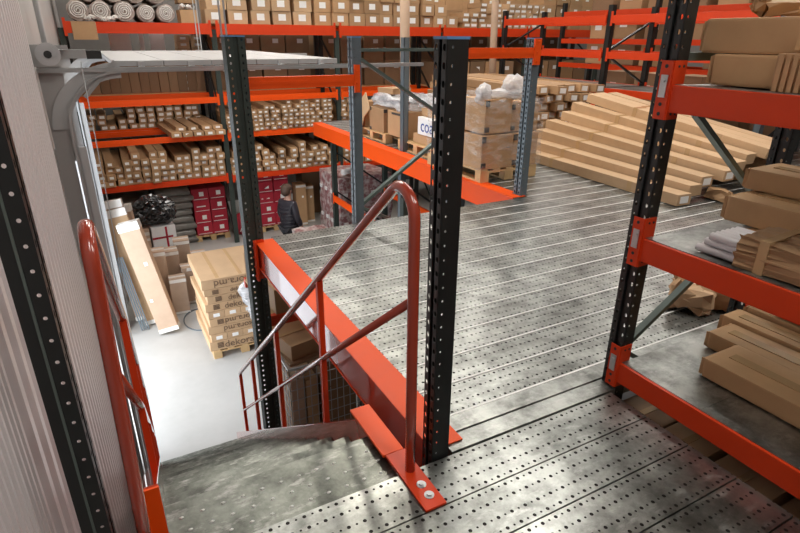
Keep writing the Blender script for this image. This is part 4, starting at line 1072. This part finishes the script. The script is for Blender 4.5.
# ------------------------------------------------------------------ person
def person(label, x, y, z, rz):
    o = thing('person', label, 'person', (x, y, z), rz=rz)
    def skin_chain(name, mat, verts, edges, radii, sub=2, parent=o):
        me = bpy.data.meshes.new(name); me.from_pydata(verts, edges, []); ob = bpy.data.objects.new(name, me); COL.objects.link(ob)
        md = ob.modifiers.new('skin', 'SKIN'); md.use_smooth_shade = True
        for i, r in enumerate(radii):
            sv = me.skin_vertices[0].data[i]; sv.radius = (r, r) if not isinstance(r, tuple) else r
        me.skin_vertices[0].data[0].use_root = True
        sb = ob.modifiers.new('sub', 'SUBSURF'); sb.levels = sb.render_levels = sub
        ob.data.materials.append(M[mat])
        dg = bpy.context.evaluated_depsgraph_get(); m2 = bpy.data.meshes.new_from_object(ob.evaluated_get(dg))
        bpy.data.objects.remove(ob)
        for p in m2.polygons: p.use_smooth = True
        if not m2.materials: m2.materials.append(M[mat])
        q = bpy.data.objects.new(name, m2); COL.objects.link(q); q.parent = parent
        return q
    # whole body, facing -Y locally
    V = [(0,0,.94), (0,.01,1.12), (0,0,1.32), (0,-.01,1.46), (0,-.02,1.55), (0,-.03,1.66),
         (.17,0,1.40), (.23,.0,1.14), (.22,-.12,.92), (.22,-.17,.84),
         (-.17,0,1.40), (-.23,.0,1.14), (-.22,-.12,.92), (-.22,-.17,.84),
         (.09,0,.86), (.10,-.03,.48), (.10,.02,.09), (.11,-.12,.04),
         (-.09,0,.86), (-.10,.02,.48), (-.10,.05,.09), (-.11,-.08,.04)]
    E_ = [(0,1),(1,2),(2,3),(3,4),(4,5),(2,6),(6,7),(7,8),(8,9),(2,10),(10,11),(11,12),(12,13),(0,14),(14,15),(15,16),(16,17),(0,18),(18,19),(19,20),(20,21)]
    Rr = [(.15,.11),(.14,.105),(.16,.11),.065,.06,(.082,.10),.06,.048,.036,.03,.06,.048,.036,.03,.085,.06,.045,.04,.085,.06,.045,.04]
    skin_chain('body', 'skin', V, E_, Rr)
    # fingers: five short chains per hand
    for sx in (1, -1):
        for q in range(4):
            bx = sx*.22+(-.024+.016*q)
            skin_chain('finger', 'skin', [(bx,-.175,.825), (bx,-.19,.785-.004*abs(q-1)), (bx,-.18,.75-.006*abs(q-1))], [(0,1),(1,2)], [.0095,.009,.008], 1)
        skin_chain('thumb', 'skin', [(sx*.205,-.175,.84), (sx*.178,-.20,.815), (sx*.172,-.205,.785)], [(0,1),(1,2)], [.011,.010,.009], 1)
    # face
    m = MB(); m.blob((0,-.125,1.655), (.014,.022,.022), 2, 0, 0); m.build('nose', 'skin', o, world=False)
    for sx in (1, -1):
        m = MB(); m.blob((sx*.083,-.02,1.655), (.012,.022,.034), 2, 0, 0); m.build('ear', 'skin', o, world=False)
        m = MB(); m.blob((sx*.032,-.113,1.675), (.012,.008,.008), 2, 0, 0); m.build('eye', 'ink', o, world=False)
    m = MB(); m.obox((0,-.118,1.607), (.045,.012,.008)); m.build('mouth', 'redbox', o, world=False)
    m = MB(); m.blob((0,.0,1.705), (.104,.120,.088), 3, .05, 4)
    m.blob((0,.035,1.655), (.099,.098,.11), 3, .05, 5); m.build('hair', 'hair', o, world=False)
    jk = skin_chain('jacket', 'jacket', [(0,0,.80)]+[V[i] for i in (1,2,3,6,7,8,10,11,12)], [(0,1),(1,2),(2,3),(2,4),(4,5),(5,6),(2,7),(7,8),(8,9)], [(.20,.16),(.185,.145),(.20,.145),.078,.085,.072,.056,.085,.072,.056])
    for k in range(7):
        z = .88+.075*k; m = MB(); w, d = .186, .145
        m.tube([(w*math.cos(a), .01+d*math.sin(a), z) for a in [i*math.pi/9 for i in range(18)]], .012, 6, closed=True); m.build('quilt_seam', 'jacket', o, world=False)
    skin_chain('trousers', 'trouser', [V[i] for i in (0,14,15,16,18,19,20)], [(0,1),(1,2),(2,3),(0,4),(4,5),(5,6)], [(.16,.12),.098,.073,.06,.098,.073,.06])
    for sx, yy in ((1,-.05), (-1,-.02)):
        m = MB(); m.blob((sx*.105, yy, .045), (.05,.13,.045), 3, 0, 0)
        for v in m.bm.verts: v.co.z = max(v.co.z, .001)
        m.build('shoe', 'black', o, world=False)
    return o
person('person in a dark quilted jacket standing on the floor beside crimson cartons, seen from behind', 3.10, 10.5, GZ, math.radians(118))

# ------------------------------------------------------------------ lights
def area(name, loc, size, power, col=(1, .96, .90), rot=(0,0,0)):
    l = bpy.data.lights.new(name, 'AREA'); l.shape = 'RECTANGLE'; l.size, l.size_y = size; l.energy = power; l.color = col
    o = bpy.data.objects.new(name, l); COL.objects.link(o); o.location = loc; o.rotation_euler = rot
    return o
for x, y, p in ((1.2, -1.4, 110), (4.6, -1.4, 110), (8., -1.4, 80), (4.6, 3.7, 120), (9.6, 3.7, 100), (1.4, 7.6, 90), (5.8, 7.6, 70), (11.5, 8.2, 100),
                (1.3, 11.2, 75), (4.4, 11.2, 80), (7.8, 11.2, 90), (11.5, 12.2, 80), (1.2, 15.6, 90), (4.4, 15.6, 90), (7.8, 15.6, 90)):  # rearmost row is added to brighten the back shelves
    area('ceiling_lamp', (x, y, 5.4), (.6, 2.4), p)
area('near_rack_fill', (2.9, 6.6, 4.7), (.4, .8), 110, (1, .93, .82))  # unseen fill, added to brighten the cartons on the near rack
w = bpy.data.worlds.new('sky'); SC.world = w; w.use_nodes = True
bg = w.node_tree.nodes['Background']; bg.inputs[0].default_value = (.86, .93, 1, 1); bg.inputs[1].default_value = 6.0
p = area('gate_daylight', (WX-.2, (DY0+DY1)/2, (GZ+DZ)/2), (DZ-GZ, DY1-DY0), 10, (1, 1, 1), (0, -math.pi/2, 0))
p.data.cycles.is_portal = True

# ------------------------------------------------------------------ camera
f = 548.56
Rw = ((0.8804820208253489, -0.47402817439717565, 0.006978601650087273), (-0.17708766304495407, -0.34251437666886475, -0.9226721310261928), (0.4397628572316978, 0.8111603982276377, -0.3855222921525986))
cam = bpy.data.cameras.new('camera'); cam.sensor_width = 36; cam.lens = f/800*36; cam.clip_start = .02
co = bpy.data.objects.new('camera', cam); COL.objects.link(co)
mt = Matrix((Rw[0], [-v for v in Rw[1]], [-v for v in Rw[2]])).transposed().to_4x4()
mt.translation = (0, 0, 1.5)
co.matrix_world = mt
SC.camera = co
SC.view_settings.view_transform = 'Standard'; SC.view_settings.look = 'None'; SC.view_settings.gamma = 1; SC.view_settings.exposure = 0.06
SC.cycles.max_bounces = 7; SC.cycles.caustics_reflective = False; SC.cycles.caustics_refractive = False; SC.cycles.sample_clamp_indirect = 6
